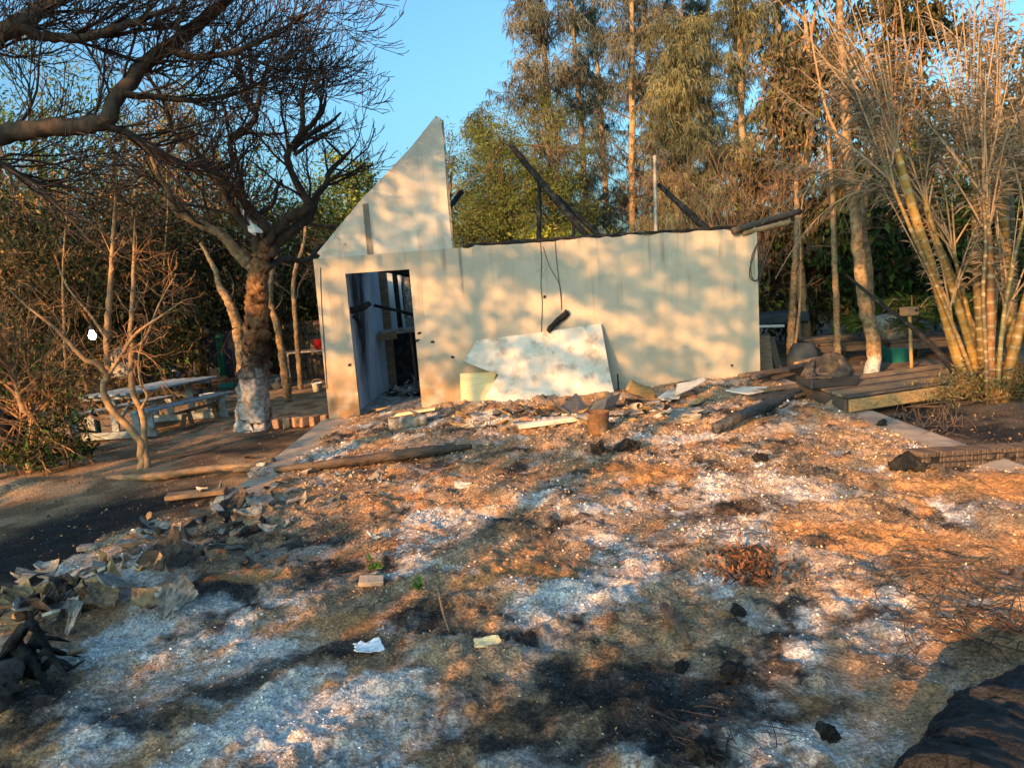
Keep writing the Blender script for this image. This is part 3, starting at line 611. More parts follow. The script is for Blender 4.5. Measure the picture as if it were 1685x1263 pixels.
LA([(440, 440), (470, 425), (505, 428), (530, 400)], [.07, .06, .05, .03], 1.2, 15)
LV = [dict(n=8, tr=(.25, .98), L=(.8, 2.0), spread=(.4, 1.0), K=7, grav=.05, wig=.20, rfac=.45, rmax=.024), dict(n=7, tr=(.15, .95), L=(.35, .9), spread=(.4, 1.0), K=6, grav=.10, wig=.22, rfac=.6), dict(n=4, tr=(.2, .95), L=(.15, .4), spread=(.3, .9), K=4, grav=.16, wig=.2, rfac=.65)]
twigs(treeA, [ls[i] for i in (0, 1, 2, 3, 4, 5, 6, 9)], M['twig_dark'], 71, LV, minr=.005)
LV2 = [dict(n=4, tr=(.3, .95), L=(.25, .7), spread=(.4, 1.1), K=6, grav=-.02, wig=.3, rfac=.3, rmax=.012), dict(n=4, tr=(.2, .95), L=(.1, .35), spread=(.4, 1.0), K=4, wig=.25, rfac=.6)]
twigs(treeA, [ls[i] for i in (7, 8, 10, 11)], M['twig_dark'], 72, LV2)
# white plastic caught in its fork
pp = [at(394, 318, YT - .2), at(402, 335, YT - .2), at(404, 355, YT - .22), at(412, 372, YT - .25), at(428, 386, YT - .3)]
V, Fs = sheet((0, 0, 0), .55, .12, RNG(5), None, 9, .02, .15, .004)
P = spline(pp, 20); t = (V[:, 0] / V[:, 0].ptp() + .5) if hasattr(V[:, 0], 'ptp') else ((V[:, 0] - V[:, 0].min()) / (V[:, 0].max() - V[:, 0].min()))
t = (V[:, 0] - V[:, 0].min()) / (V[:, 0].max() - V[:, 0].min()); base = np.stack([np.interp(t, np.linspace(0, 1, 20), P[:, k]) for k in range(3)], 1)
V = base + (V[:, 1:2] * (1 + .25 * np.sin(t * 9))[:, None]) * norm(np.array([.9, .1, .5])) + V[:, 2:3] * np.array([0, -1, 0])
tag(mk('plastic_sheet', V, Fs, M['plastic_sheet'], None, None, True), 'torn white plastic strip caught in the fork of the bare tree', 'plastic')

# ---- overhanging tree, trunk outside the frame at the left
YB = 8.2
bb = at(-330, 760, YB); bb[2] = -.2
treeB = thing('overhanging_tree', 'leafless tree whose thick limb reaches in from the left edge', 'tree', bb)
B_ = lambda pts, dy=0.0, y0=YB: [at(x, y, y0 + dy * i / max(len(pts) - 1, 1)) for i, (x, y) in enumerate(pts)]
lb = []
def LB(pts, rads, dy, seed, y0=YB, name='limb'):
    o, P, R = limb(treeB, B_(pts, dy, y0), rads, M['bark_dark'], None, 10, seed, name, .1); lb.append((P, R))
o_, Pq, Rq = limb(treeB, [bb, bb + np.array([.15, 0, 1.3]), at(-260, 330, YB), at(-230, 200, YB)], [.30, .24, .2, .17], M['bark_dark'], 40, 14, 31, 'trunk', .1)
LB([(-260, 330), (-140, 265), (-60, 240), (0, 222), (80, 210), (165, 203), (190, 168), (230, 112), (272, 82), (315, 48), (360, 12), (420, -40)], [.15, .14, .125, .115, .105, .10, .09, .085, .08, .075, .06, .04], 1.2, 32)
LB([(165, 203), (215, 222), (262, 250), (300, 268), (340, 275)], [.05, .045, .04, .03, .02], .9, 33, 8.7)
LB([(-235, 215), (-120, 120), (-30, 75), (30, 42), (75, 10), (130, -30), (200, -70)], [.13, .12, .11, .10, .085, .07, .04], .6, 34)
LB([(-235, 215), (-200, 60), (-100, -60), (60, -120), (240, -140)], [.13, .11, .09, .07, .04], 1.0, 35)
LB([(30, 42), (75, 60), (140, 62), (210, 40), (290, 10)], [.06, .05, .045, .04, .02], .5, 36, 8.3)
LB([(272, 82), (330, 95), (400, 80), (460, 50), (520, 15)], [.04, .035, .03, .02, .01], .6, 37, 8.9)
LB([(200, 155), (260, 160), (330, 165), (400, 150), (470, 110)], [.04, .035, .03, .02, .01], 1.2, 38, 8.8)
LB([(-60, 240), (10, 275), (60, 300), (130, 310)], [.05, .04, .03, .015], .8, 39, 8.3)
LVB = [dict(n=17, tr=(.18, .98), L=(.9, 2.0), spread=(.35, 1.1), K=8, grav=.04, wig=.16, rfac=.4, rmax=.02, bias=(.35, 0, .05)), dict(n=8, tr=(.12, .95), L=(.4, 1.0), spread=(.35, .95), K=6, grav=.10, wig=.18, rfac=.6, bias=(.2, 0, .1)), dict(n=4, tr=(.2, .95), L=(.18, .45), spread=(.3, .9), K=4, grav=.2, wig=.15, rfac=.65)]
twigs(treeB, [lb[i] for i in (0, 2, 3, 4, 5, 6)], M['twig_dark'], 73, LVB, minr=.0048)
twigs(treeB, [lb[i] for i in (1, 7)], M['twig_dark'], 74, LVB[:2], minr=.0048)

# ---- small leafless tree in front of the picnic table
cb = g(238, 772, -.17); YC = cb[1]
treeC = thing('sapling', 'small leafless twin-stemmed tree in front of the pale blue table', 'tree', cb)
lc = []
def LC(pts, rads, dy, seed, name='stem'):
    P_ = [at(x, y, YC + dy * i / max(len(pts) - 1, 1)) for i, (x, y) in enumerate(pts)]
    o, P, R = limb(treeC, P_, rads, M['pale_bark'], None, 9, seed, name, .08); lc.append((P, R))
LC([(234, 778), (233, 750), (231, 727), (208, 699), (183, 672), (170, 640), (177, 617), (176, 585), (177, 540), (183, 450), (188, 360), (192, 290)], [.055, .05, .045, .045, .042, .04, .042, .034, .03, .024, .018, .01], .2, 51)
LC([(243, 778), (240, 750), (237, 729), (237, 700), (232, 675), (219, 647), (216, 611), (217, 576), (215, 540), (220, 460), (222, 360)], [.05, .042, .04, .036, .036, .034, .03, .028, .026, .02, .012], .3, 52)
LC([(177, 617), (164, 602), (139, 590), (110, 560), (85, 535), (40, 500), (10, 470)], [.035, .032, .028, .022, .018, .012, .006], -.4, 53, 'limb')
LC([(181, 613), (201, 583), (215, 560), (231, 543), (265, 520), (300, 495)], [.026, .024, .022, .018, .012, .006], -.4, 54, 'limb')
LC([(233, 672), (242, 650), (231, 629), (229, 585), (240, 540)], [.02, .018, .014, .01, .006], -.1, 55, 'limb')
LC([(217, 576), (240, 555), (262, 500), (290, 450)], [.018, .016, .012, .006], .3, 56, 'limb')
LC([(177, 560), (150, 520), (110, 470), (90, 420)], [.018, .015, .012, .006], .4, 57, 'limb')
twigs(treeC, lc[:2], M['twig_red'], 75, [dict(n=9, tr=(.35, .98), L=(.5, 1.3), spread=(.5, 1.3), K=8, grav=-.02, wig=.25, rfac=.35, rmax=.009), dict(n=5, tr=(.2, .95), L=(.2, .6), spread=(.4, 1.1), K=5, grav=-.04, wig=.3, rfac=.6)], minr=.0028)
twigs(treeC, lc[2:], M['twig_red'], 76, [dict(n=9, tr=(.15, .98), L=(.4, 1.0), spread=(.5, 1.2), K=8, grav=-.05, wig=.28, rfac=.4, rmax=.008), dict(n=5, tr=(.2, .95), L=(.15, .5), spread=(.4, 1.1), K=5, grav=-.06, wig=.3, rfac=.6)], minr=.0028)

# ---- generic leafy tree
def leafy(name, label, base, h, crowns, nleaf, lsize, pal, seed, trunk_r=.12, m='bark', drop=.6, asp=.4, clump=.35, group=None, lean=(0, 0), nb=14, cat='tree', clumps=60, stems=1, hollow=.3, sticks=0):
    rg = RNG(seed); base = np.asarray(base, float); t = thing(name, label, cat, base, group)
    for s in range(stems):
        off = np.array([rg.normal() * .25, rg.normal() * .25, 0]) * (s > 0); topp = base + np.array([lean[0] + rg.normal() * .5 * (s > 0), lean[1], h])
        pts = [base + off - np.array([0, 0, .15]), base + off + (topp - base) * .35 + rg.normal(size=3) * .12, base + (topp - base) * .7 + off * 2 + rg.normal(size=3) * .15, topp]
        o, P, R = limb(t, pts, [trunk_r, trunk_r * .8, trunk_r * .55, trunk_r * .2], M[m], 24, 8, seed + s, 'trunk')
    cs = []
    for (cx, cy, cz, rx, ry, rz_) in crowns:
        k = max(3, int(clumps * rx * ry * rz_ / sum(c[3] * c[4] * c[5] for c in crowns)))
        d = norm(rg.normal(size=(k, 3))) * (hollow + (1 - hollow) * rg.rand(k, 1) ** .5); cs.append(base + np.array([cx, cy, cz]) + d * np.array([rx, ry, rz_]))
    cs = np.concatenate(cs); idx = rg.randint(0, len(cs), nleaf); wt = rg.rand(len(cs)) * .7 + .5
    C = cs[idx] + rg.normal(size=(nleaf, 3)) * clump * wt[idx][:, None] * np.array([1, 1, .8])
    C = C[C[:, 2] > base[2] + .05]
    V, Fq, cc = leaves(C, lsize, rg, pal, .3, drop, asp)
    tone = (.7 + .6 * rg.rand(len(cs)))[idx][:len(C)]
    mk('crown', V, Fq, M['leaf'], t, cc * np.repeat(tone, 4)[:, None])
    # limbs out to the clumps
    k = min(nb, len(cs)); sel = cs[rg.choice(len(cs), k, False)]; ts = rg.uniform(.35, .95, k); a = np.stack([np.interp(ts, np.linspace(0, 1, 24), P[:, i]) for i in range(3)], 1)
    mid = (a + sel) / 2 + np.array([0, 0, .15]) + rg.normal(size=a.shape) * .15; u = np.linspace(0, 1, 7)[None, :, None]
    Pb = a[:, None] * (1 - u) ** 2 + 2 * mid[:, None] * u * (1 - u) + sel[:, None] * u ** 2; Rb = np.linspace(trunk_r * .32, .006, 7)[None].repeat(k, 0)
    parts = [tubes(Pb, Rb, 5)]
    if sticks: P2, R2 = sprout(Pb, Rb, sticks, (.2, .98), (.5, 1.3), (.3, 1.0), 6, rg, 0, .2, .5); R2 = np.maximum(R2, .005); P3, R3 = sprout(P2, R2, 4, (.2, .95), (.2, .6), (.3, 1.0), 4, rg, 0, .2, .6); parts += [tubes(P2, R2, 3), tubes(P3, np.maximum(R3, .004), 3)]
    V, Fs = join(parts); mk('branches', V, Fs, M['twig'] if m == 'bark' else M['twig_red'], t)['kind'] = 'stuff'
    return t
OLIVE = [(.075, .13, .04), (.055, .105, .03), (.095, .135, .045), (.13, .125, .05)]
DRY = [(.21, .13, .065), (.14, .09, .05), (.10, .09, .04), (.25, .16, .075), (.07, .06, .04)]
GREEN = [(.035, .075, .02), (.05, .09, .025), (.025, .055, .02), (.075, .10, .03)]
LIME = [(.11, .16, .03), (.15, .18, .03), (.08, .13, .025), (.19, .19, .04)]
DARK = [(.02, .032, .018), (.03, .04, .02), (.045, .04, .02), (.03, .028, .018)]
def gz(px, Y): p = at(px, 600, Y); p[2] = float(yard_z(np.array(p[0]), np.array(p[1]))); return p
# dense thicket behind the yard, left
TH = [(-60, 15.5, 5.2, DRY, 'dry brown tree'), (60, 17.5, 6.2, OLIVE, ''), (150, 15.2, 4.2, DRY, ''), (235, 19, 6.6, OLIVE, ''), (330, 17.5, 5.4, DRY, ''), (400, 21, 6.6, OLIVE, ''), (470, 18, 4.8, DARK, ''), (-20, 21, 7.4, DRY, ''), (120, 23, 8.2, OLIVE, ''), (300, 24, 7.6, DRY, ''), (510, 22, 5.2, GREEN, ''), (200, 14.8, 3.6, DARK, ''), (560, 24, 4.6, DARK, '')]
TLAB = ['half-dead brown tree at the left frame edge', 'tall olive tree behind the hanging lamp', 'dry leafy tree above the lit bulb', 'olive tree behind the twin-stemmed sapling', 'brown dry tree left of the whitewashed trunk', 'olive tree behind the fork of the whitewashed tree', 'dark leafy tree between the whitewashed trunk and the house', 'tall brown tree rising behind the thick overhanging limb', 'tallest olive tree behind the thicket, under the bare twigs', 'dry tree showing through the bare tree branches', 'green tree just left of the house corner', 'low dark tree behind the picnic table', 'dark tree behind the sloping side of the gable']
for i, (px, Y, h, pal, _) in enumerate(TH):
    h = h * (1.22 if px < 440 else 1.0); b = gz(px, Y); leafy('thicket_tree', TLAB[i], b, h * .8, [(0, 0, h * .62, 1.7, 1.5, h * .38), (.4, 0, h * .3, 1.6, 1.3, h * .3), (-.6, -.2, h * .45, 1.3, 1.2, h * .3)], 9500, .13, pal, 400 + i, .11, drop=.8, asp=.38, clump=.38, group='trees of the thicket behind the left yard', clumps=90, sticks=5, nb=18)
# undergrowth wall of foliage far behind, keeps the horizon closed
def hedge(name, label, p0, p1, n, h, pal, seed, ls=.2):
    rg = RNG(seed); t = rg.rand(n); C = p0 + (p1 - p0) * t[:, None] + rg.normal(size=(n, 3)) * np.array([.5, .9, 0]); C[:, 2] = -.1 + rg.rand(n) ** .8 * h * (.55 + .6 * fbm(t * 14, t * 0 + seed, 5, 3))
    V, Fq, cc = leaves(C, ls, rg, pal, .4, .5, .5); o = mk(name, V, Fq, M['leaf'], None, cc); o['kind'] = 'stuff'; o['label'] = label; return o
hedge('undergrowth', 'undergrowth toned dark for deep shade, closing off the left yard', gz(-260, 22), gz(640, 26), 26000, 3.4, DARK + OLIVE[:2], 61, .24)  # added foliage; its dark leaf tones stand in for deep shade
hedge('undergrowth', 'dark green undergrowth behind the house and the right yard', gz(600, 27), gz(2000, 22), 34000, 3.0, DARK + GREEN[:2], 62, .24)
# sunlit trees behind the house
leafy('green_tree', 'bright green tree crown left of the gable', gz(600, 30), 6.0, [(0, 0, 6.0, 1.7, 1.4, 1.3), (1.0, 0, 4.6, 1.8, 1.4, 1.4), (-1.2, 0, 4.4, 1.6, 1.2, 1.4)], 9000, .15, LIME, 501, .16, clump=.3, drop=.3, asp=.5)
ACA = [(.12, .15, .04), (.09, .125, .035), (.16, .17, .05), (.075, .10, .03), (.13, .125, .045)]
for i, (px, Y, h, lab) in enumerate(((775, 24, 7.0, 'yellow-green feathery tree just right of the gable'), (850, 25, 7.6, 'yellow-green feathery tree behind the leaning roof pole'), (915, 27, 8.2, 'yellow-green feathery tree left of the tall pines'))):
    leafy('feathery_tree', lab, gz(px, Y), h * .85, [(0, 0, h * .72, 1.6, 1.4, h * .26), (.5, -.3, h * .45, 1.9, 1.4, h * .26), (-.7, 0, h * .5, 1.5, 1.3, h * .25)], 20000, .12, ACA, 510 + i, .13, clump=.26, drop=-.2, asp=.22, clumps=130, group='feathery trees behind the house', sticks=5)
leafy('lime_bush', 'bright yellow-green bush above the wall, under the leaning roof pole', gz(905, 20), 2.6, [(0, 0, 2.3, 1.1, .8, .9), (.7, 0, 2.0, .8, .7, .8)], 5000, .13, [(.24, .25, .035), (.17, .19, .03), (.13, .15, .03)], 520, .06, clump=.22, cat='bush', stems=3)

# ---- tall pine-like she-oaks
def sheoak(label, px, Y, h, w, seed, pal, low=.12, dens=1.0):
    rg = RNG(seed); b = gz(px, Y); t = thing('sheoak', label, 'tree', b, 'tall feathery she-oaks behind the house')
    top = b + np.array([rg.normal() * .4, 0, h]); o, P, R = limb(t, [b - [0, 0, .2], b + (top - b) * .4 + rg.normal(size=3) * .12, top], [.17, .12, .02], M['pale_bark'], 30, 8, seed, 'trunk')
    nb = int(86 * dens); ts = low + (1 - low) * rg.rand(nb) ** .9; p0 = np.stack([np.interp(ts, np.linspace(0, 1, 30), P[:, i]) for i in range(3)], 1)
    az = rg.rand(nb) * 2 * pi; ln = w * (1.15 - .75 * ts) * rg.uniform(.55, 1.25, nb); d = np.stack([np.cos(az), np.sin(az), .55 + .5 * rg.rand(nb)], 1); u = np.linspace(0, 1, 7)
    Pb = p0[:, None] + d[:, None] * (ln[:, None] * u[None])[..., None] - np.array([0, 0, 1.0]) * (ln[:, None] * .3 * u[None] ** 2)[..., None]
    V, Fs = tubes(Pb, np.linspace(.03, .006, 7)[None].repeat(nb, 0), 4); mk('branches', V, Fs, M['twig'], t)['kind'] = 'stuff'
    ns = int(11 * dens) + 4; us = rg.uniform(.15, 1, (nb, ns)); i = np.clip((us * 6).astype(int), 0, 5); f = (us * 6 - i)[..., None]; ii = np.arange(nb)[:, None]
    S0 = Pb[ii, i] * (1 - f) + Pb[ii, i + 1] * f + rg.normal(size=(nb, ns, 3)) * .22; S0 = S0.reshape(-1, 3); tone = np.repeat(rg.uniform(.55, 1.35, nb), ns); pi_ = np.repeat(rg.randint(0, len(pal), nb), ns)
    nn = 17; m_ = len(S0); C = np.repeat(S0, nn, 0) + rg.normal(size=(m_ * nn, 3)) * .035; tn = np.repeat(tone, nn); pc = np.asarray(pal)[np.repeat(pi_, nn)]
    dd = rg.normal(size=(m_ * nn, 3)) * np.array([.6, .6, .4]); dd[:, 2] -= .7; dd = norm(dd); L = rg.uniform(.14, .42, (m_ * nn, 1)); sd_ = norm(np.cross(dd, rg.normal(size=dd.shape))); wd = .010 + .008 * rg.rand(m_ * nn, 1)
    mid = C + dd * L * .55 + np.array([0, 0, .04]); tip = C + dd * L - np.array([0, 0, 1.]) * L * .22
    V = np.stack([C, mid + sd_ * wd, tip, mid - sd_ * wd], 1).reshape(-1, 3)
    mk('crown', V, np.arange(len(V)).reshape(-1, 4), M['leaf'], t, np.repeat(pc * (tn * rg.uniform(.7, 1.3, m_ * nn))[:, None], 4, 0))
SO_B = [(.145, .14, .11), (.125, .125, .10), (.115, .12, .09), (.16, .145, .105)]
SO_G = [(.07, .10, .08), (.085, .11, .085), (.065, .09, .075), (.11, .115, .085)]
SO_Y = [(.18, .165, .085), (.15, .145, .08), (.13, .13, .08), (.09, .105, .07)]
for a in (('leftmost tall she-oak, brown and drooping, against the open sky', 925, 29, 17, 2.3, 601, SO_B, .2, 1.25), ('slim she-oak second from the open sky', 985, 33, 19, 1.8, 602, SO_G, .2, .9), ('broad brown she-oak in the middle of the row above the leaning poles', 1045, 30, 19, 2.4, 603, SO_B, .15, 1.2), ('grey-green she-oak behind the upright metal pipe', 1095, 35, 20, 2.2, 604, SO_G, .15, 1.0), ('golden she-oak right of the upright metal pipe', 1140, 28, 10.5, 2.0, 605, SO_Y, .15, 1.2), ('dark slim she-oak behind the golden one', 1180, 35, 20, 2.2, 606, SO_G, .15, 1.0), ('golden-brown she-oak beside the wilted leafy tree', 1235, 29, 16, 2.1, 607, SO_Y, .2, 1.1), ('grey she-oak behind the wilted leafy tree', 1300, 34, 19, 2.2, 608, SO_G, .15, .9), ('small she-oak peeping over the feathery trees', 830, 31, 8.6, 1.6, 609, SO_G, .3, .6), ('tall thin she-oak in the back of the row', 1015, 40, 21, 2.3, 610, SO_G, .15, .9), ('tall she-oak at the back right of the row', 1150, 42, 22, 2.4, 611, SO_B, .15, .9)): sheoak(*a)

# ---- right-hand trees
MANGO = [(.05, .055, .022), (.08, .075, .03), (.12, .09, .045), (.035, .04, .02), (.15, .11, .055)]
DEAD = [(.13, .10, .065), (.09, .07, .05), (.16, .12, .07), (.06, .055, .03), (.10, .10, .04)]
leafy('wilted_tree', 'tall wilted tree hung with curled leaves right of the she-oaks', gz(1330, 15.5), 7.2, [(-.1, 0, 6.4, .9, .8, 2.2), (-.5, 0, 4.2, .9, .8, 1.4), (.4, 0, 5.0, .9, .9, 1.6), (-.2, 0, 3.0, 1.0, .8, .9)], 9500, .17, DEAD, 701, .12, drop=2.2, asp=.34, clump=.26, clumps=70, m='pale_bark', sticks=4)
leafy('wilted_tree', 'wilted tree with hanging brown leaf bunches behind the palm fronds', gz(1450, 17), 7.6, [(0, 0, 7.0, 1.2, .9, 1.9), (-.3, 0, 4.4, 1.4, 1.0, 1.5), (.8, 0, 6.2, .8, .8, 2.0)], 6500, .19, MANGO, 702, .13, drop=2.2, asp=.36, clump=.26, clumps=45, m='pale_bark', sticks=4)
leafy('wilted_tree', 'sparse leafy tree behind the yellow palm stems', gz(1600, 17), 6.6, [(0, 0, 5.2, 1.6, 1.0, 1.5), (-.6, 0, 3.2, 1.5, 1.0, 1.3), (1.0, 0, 3.6, 1.4, 1.0, 1.6)], 7000, .17, MANGO, 703, .12, drop=1.6, asp=.36, clump=.3, clumps=50, sticks=4)
leafy('shade_bush', 'dark leafy tree behind the wooden sign', gz(1480, 15.0), 3.6, [(0, 0, 2.6, 1.6, .9, 1.2), (-.9, 0, 1.7, 1.1, .8, 1.0), (.9, .2, 1.6, 1.1, .8, 1.0)], 6500, .19, GREEN[:3] + DARK, 704, .09, drop=1.2, asp=.42, clump=.3, clumps=50)
leafy('shade_bush', 'dark dry bush behind the pale tree trunk nearest the house', gz(1340, 16.5), 3.4, [(0, 0, 2.4, 1.5, .9, 1.1), (-.6, 0, 1.3, 1.2, .9, .9), (.7, 0, 1.3, 1.0, .8, .9)], 6500, .16, DARK + DRY[1:3], 705, .09, drop=.9, asp=.35, clump=.35, clumps=50, sticks=5)
leafy('shade_bush', 'dark green bush at the right frame edge behind the palms', gz(1720, 14.0), 3.2, [(0, 0, 2.0, 1.5, .9, 1.3), (-1.0, 0, 1.4, 1.2, .8, 1.1)], 6500, .18, GREEN[:3] + DARK, 706, .09, drop=1.0, asp=.4, clump=.3, clumps=50)
def bare_trunk(label, pts, Y, rads, seed, white=0.0, tw=5, dy=0.0, m='pale_bark', fork=None):
    P_ = [at(x, y, Y + dy * i) for i, (x, y) in enumerate(pts)]; P_[0][2] = min(P_[0][2], -.1); t = thing('slender_tree', label, 'tree', P_[0])
    pc = np.array([.26, .18, .105])
    def cf(V):
        n = fbm(V[:, 0] * 12 + V[:, 1] * 9, V[:, 2] * 8, 33, 4, .6); w = sstep(white + .06, white - .04, V[:, 2] + .12 * (n - .5)) if white else np.zeros(len(V))
        return pc * (.5 + n[:, None]) * (1 - w[:, None]) + np.array([.55, .54, .52]) * (.7 + .5 * n[:, None]) * w[:, None]
    o, P, R = limb(t, P_, rads, M['bark_attr'], 60, 12, seed, 'trunk', .08, cf); seeds = [(P, R)]
    for q, f in enumerate(fork or []):
        o, Pf, Rf = limb(t, [at(x, y, Y + .15 * (q - 1)) for x, y in f], np.linspace(rads[-1] * .8, .008, len(f)), M['pale_bark'], None, 7, seed + 40 + q); seeds.append((Pf, Rf))
    if tw: twigs(t, seeds, M['twig'], seed + 9, [dict(n=tw, tr=(.35, .98), L=(.5, 1.2), spread=(.5, 1.2), K=7, grav=-.04, wig=.22, rfac=.3, rmax=.012), dict(n=4, tr=(.2, .95), L=(.2, .6), spread=(.4, 1.), K=5, grav=-.05, wig=.25, rfac=.6)])
    return t
bare_trunk('pale curving trunk with white painted foot, right of the sack', [(1434, 614), (1438, 585), (1434, 550), (1422, 500), (1416, 450), (1410, 390), (1404, 330), (1395, 250), (1390, 170), (1385, 90), (1382, 10), (1380, -40)], 11.6, [.115, .11, .10, .095, .09, .085, .08, .07, .06, .055, .05, .04], 801, .22, 8, 0, fork=[[(1404, 330), (1440, 250), (1455, 190)], [(1398, 270), (1360, 180), (1340, 90), (1330, 20)], [(1390, 170), (1420, 110), (1450, 60)]])
bare_trunk('thin paired pale trunk beside the house right corner', [(1300, 606), (1301, 560), (1304, 500), (1308, 440), (1312, 380), (1310, 300)], 13.2, [.075, .07, .065, .06, .05, .04], 802, 0, 8, fork=[[(1304, 600), (1316, 500), (1318, 420), (1316, 370), (1322, 320)]])
bare_trunk('dark upright post-like trunk behind the sack', [(1379, 615), (1378, 570), (1377, 500), (1374, 450), (1370, 330), (1360, 190)], 12.8, [.06, .055, .05, .045, .035, .015], 803, 0, 6)
bare_trunk('pale grey trunk leaning behind the whitewashed trunk', [(1438, 500), (1430, 470), (1428, 430), (1420, 370), (1425, 320), (1440, 230)], 12.2, [.07, .07, .065, .06, .05, .03], 804, 0, 6)
bare_trunk('ochre trunk behind the whitewashed tree, near the red bucket', [(489, 585), (487, 540), (483, 480), (487, 440), (500, 400), (505, 340)], 15.5, [.06, .055, .05, .045, .04, .02], 805, 0, 6)
bare_trunk('leaning ochre trunk just right of the whitewashed tree', [(466, 590), (458, 545), (446, 505), (445, 470), (452, 430), (462, 390)], 14.0, [.09, .075, .065, .06, .05, .03], 806, 0, 5)
bare_trunk('grey trunk leaning left behind the whitewashed tree', [(400, 600), (392, 545), (378, 500), (362, 470), (352, 440), (330, 400)], 13.5, [.11, .11, .10, .085, .05, .03], 807, 0, 5)
for i, (x, Y, lab) in enumerate(((268, 15, 'thin pale pole tree right of the twin-stemmed sapling'), (102, 12.5, 'thin stem rising above the leafy bush at the left'))):
    bare_trunk(lab, [(x, 640), (x + 3, 540), (x + 2, 440), (x + 8, 340), (x + 4, 250)], Y, [.025, .022, .02, .016, .008], 810 + i, 0, 9)
# dry bare shrubs above the wall
for i, (px, Y, lab) in enumerate(((1165, 15.5, 'bare grey shrub showing above the wall near the charred rafter end'), (1225, 14.5, 'bare arching shrub behind the house right corner'))):
    b = gz(px, Y); t = thing('bare_shrub', lab, 'shrub', b); rg = RNG(820 + i)
    Ps = []; Rs = []
    for k in range(12):
        a = rg.uniform(-.9, .9); Ps.append(spline([b, b + [a * .5, rg.normal() * .2, 1.6], b + [a * 1.3, rg.normal() * .4, 2.9 + rg.rand() * .6], b + [a * 2.3 + rg.normal() * .3, rg.normal() * .5, 3.5 + rg.rand() * .9]], 14)); Rs.append(np.linspace(.022, .006, 14))
    V, Fs = tubes(np.array(Ps), np.array(Rs), 5); mk('stems', V, Fs, M['twig'], t, None, True)
    twigs(t, list(zip(Ps, Rs)), M['twig'], 830 + i, [dict(n=8, tr=(.3, .98), L=(.4, 1.1), spread=(.3, .9), K=6, grav=-.02, wig=.2, rfac=.5), dict(n=4, tr=(.2, .95), L=(.2, .5), spread=(.3, .9), K=4, wig=.2, rfac=.7)], minr=.004)
# agave-like rosettes over the wall
for i, (px, lab) in enumerate(((1050, 'green spiky rosette plant above the wall left of the metal pipe'), (1112, 'green spiky rosette plant above the wall right of the metal pipe'))):
    b = gz(px, 17.5); t = thing('spiky_plant', lab, 'plant', b); rg = RNG(840 + i)
    V, Fs = log([b, b + [0, 0, 1.3], b + [.1, 0, 2.2]], [.12, .1, .09], 8, 8, rg); mk('stem', V, Fs, M['bark'], t, None, True)
    n = 34; az = rg.rand(n) * 6.28; el = rg.uniform(.1, 1.3, n); d = np.stack([np.cos(az) * np.cos(el), np.sin(az) * np.cos(el), np.sin(el)], 1); c0 = b + np.array([.1, 0, 2.15])
    s = norm(np.cross(d, UP)); L = rg.uniform(.6, .9, (n, 1)); V = np.stack([c0 + d * .05 - s * .03, c0 + d * .05 + s * .03, c0 + d * L * .5 + s * .05, c0 + d * L - UP * .12 * L, c0 + d * L * .5 - s * .05], 1).reshape(-1, 3)
    mk('blades', V, np.arange(n * 5).reshape(n, 5), M['leaf'], t, np.repeat(np.array([[.05, .10, .055]]) * rg.uniform(.6, 1.5, (n, 1)), 5, 0))

# ---- golden cane palms
def frond(rg, p, d, L, nl, dry, lean=.45, ll=.42):
    K = 14; u = np.linspace(0, 1, K); d = norm(d); P = p + d * (L * u)[:, None] + np.array([0, 0, -1.]) * (L * lean * u ** 2.2)[:, None]
    Vr, Fr = tubes(P[None], np.linspace(.014, .003, K)[None], 4)
    t = np.repeat(np.linspace(.16, .99, nl), 2) + rg.normal(size=nl * 2) * .006; t = np.clip(t, 0, .995); f = t * (K - 1); i = f.astype(int); w = (f - i)[:, None]; q = P[i] * (1 - w) + P[i + 1] * w; tg = norm(P[i + 1] - P[i])
    side = norm(np.cross(tg, UP)) * np.tile([1, -1], nl)[:, None]; ln = ll * np.sin(np.clip(t * 1.0 + .12, 0, 1) * pi)[:, None] ** .6 * rg.uniform(.6, 1.2, (nl * 2, 1))
    dl = norm(tg * .8 + side * rg.uniform(.25, .7, (nl * 2, 1)) + np.array([0, 0, -1]) * dry * rg.uniform(.3, 1.3, (nl * 2, 1)) + rg.normal(size=side.shape) * .15)
    wv = norm(np.cross(dl, side + .01)) * .011; mid = q + dl * ln * .5; tip = q + dl * ln - UP * ln * .25 * dry
    Vl = np.stack([q, mid + wv, tip, mid - wv], 1).reshape(-1, 3)
    return (Vr, Fr), Vl
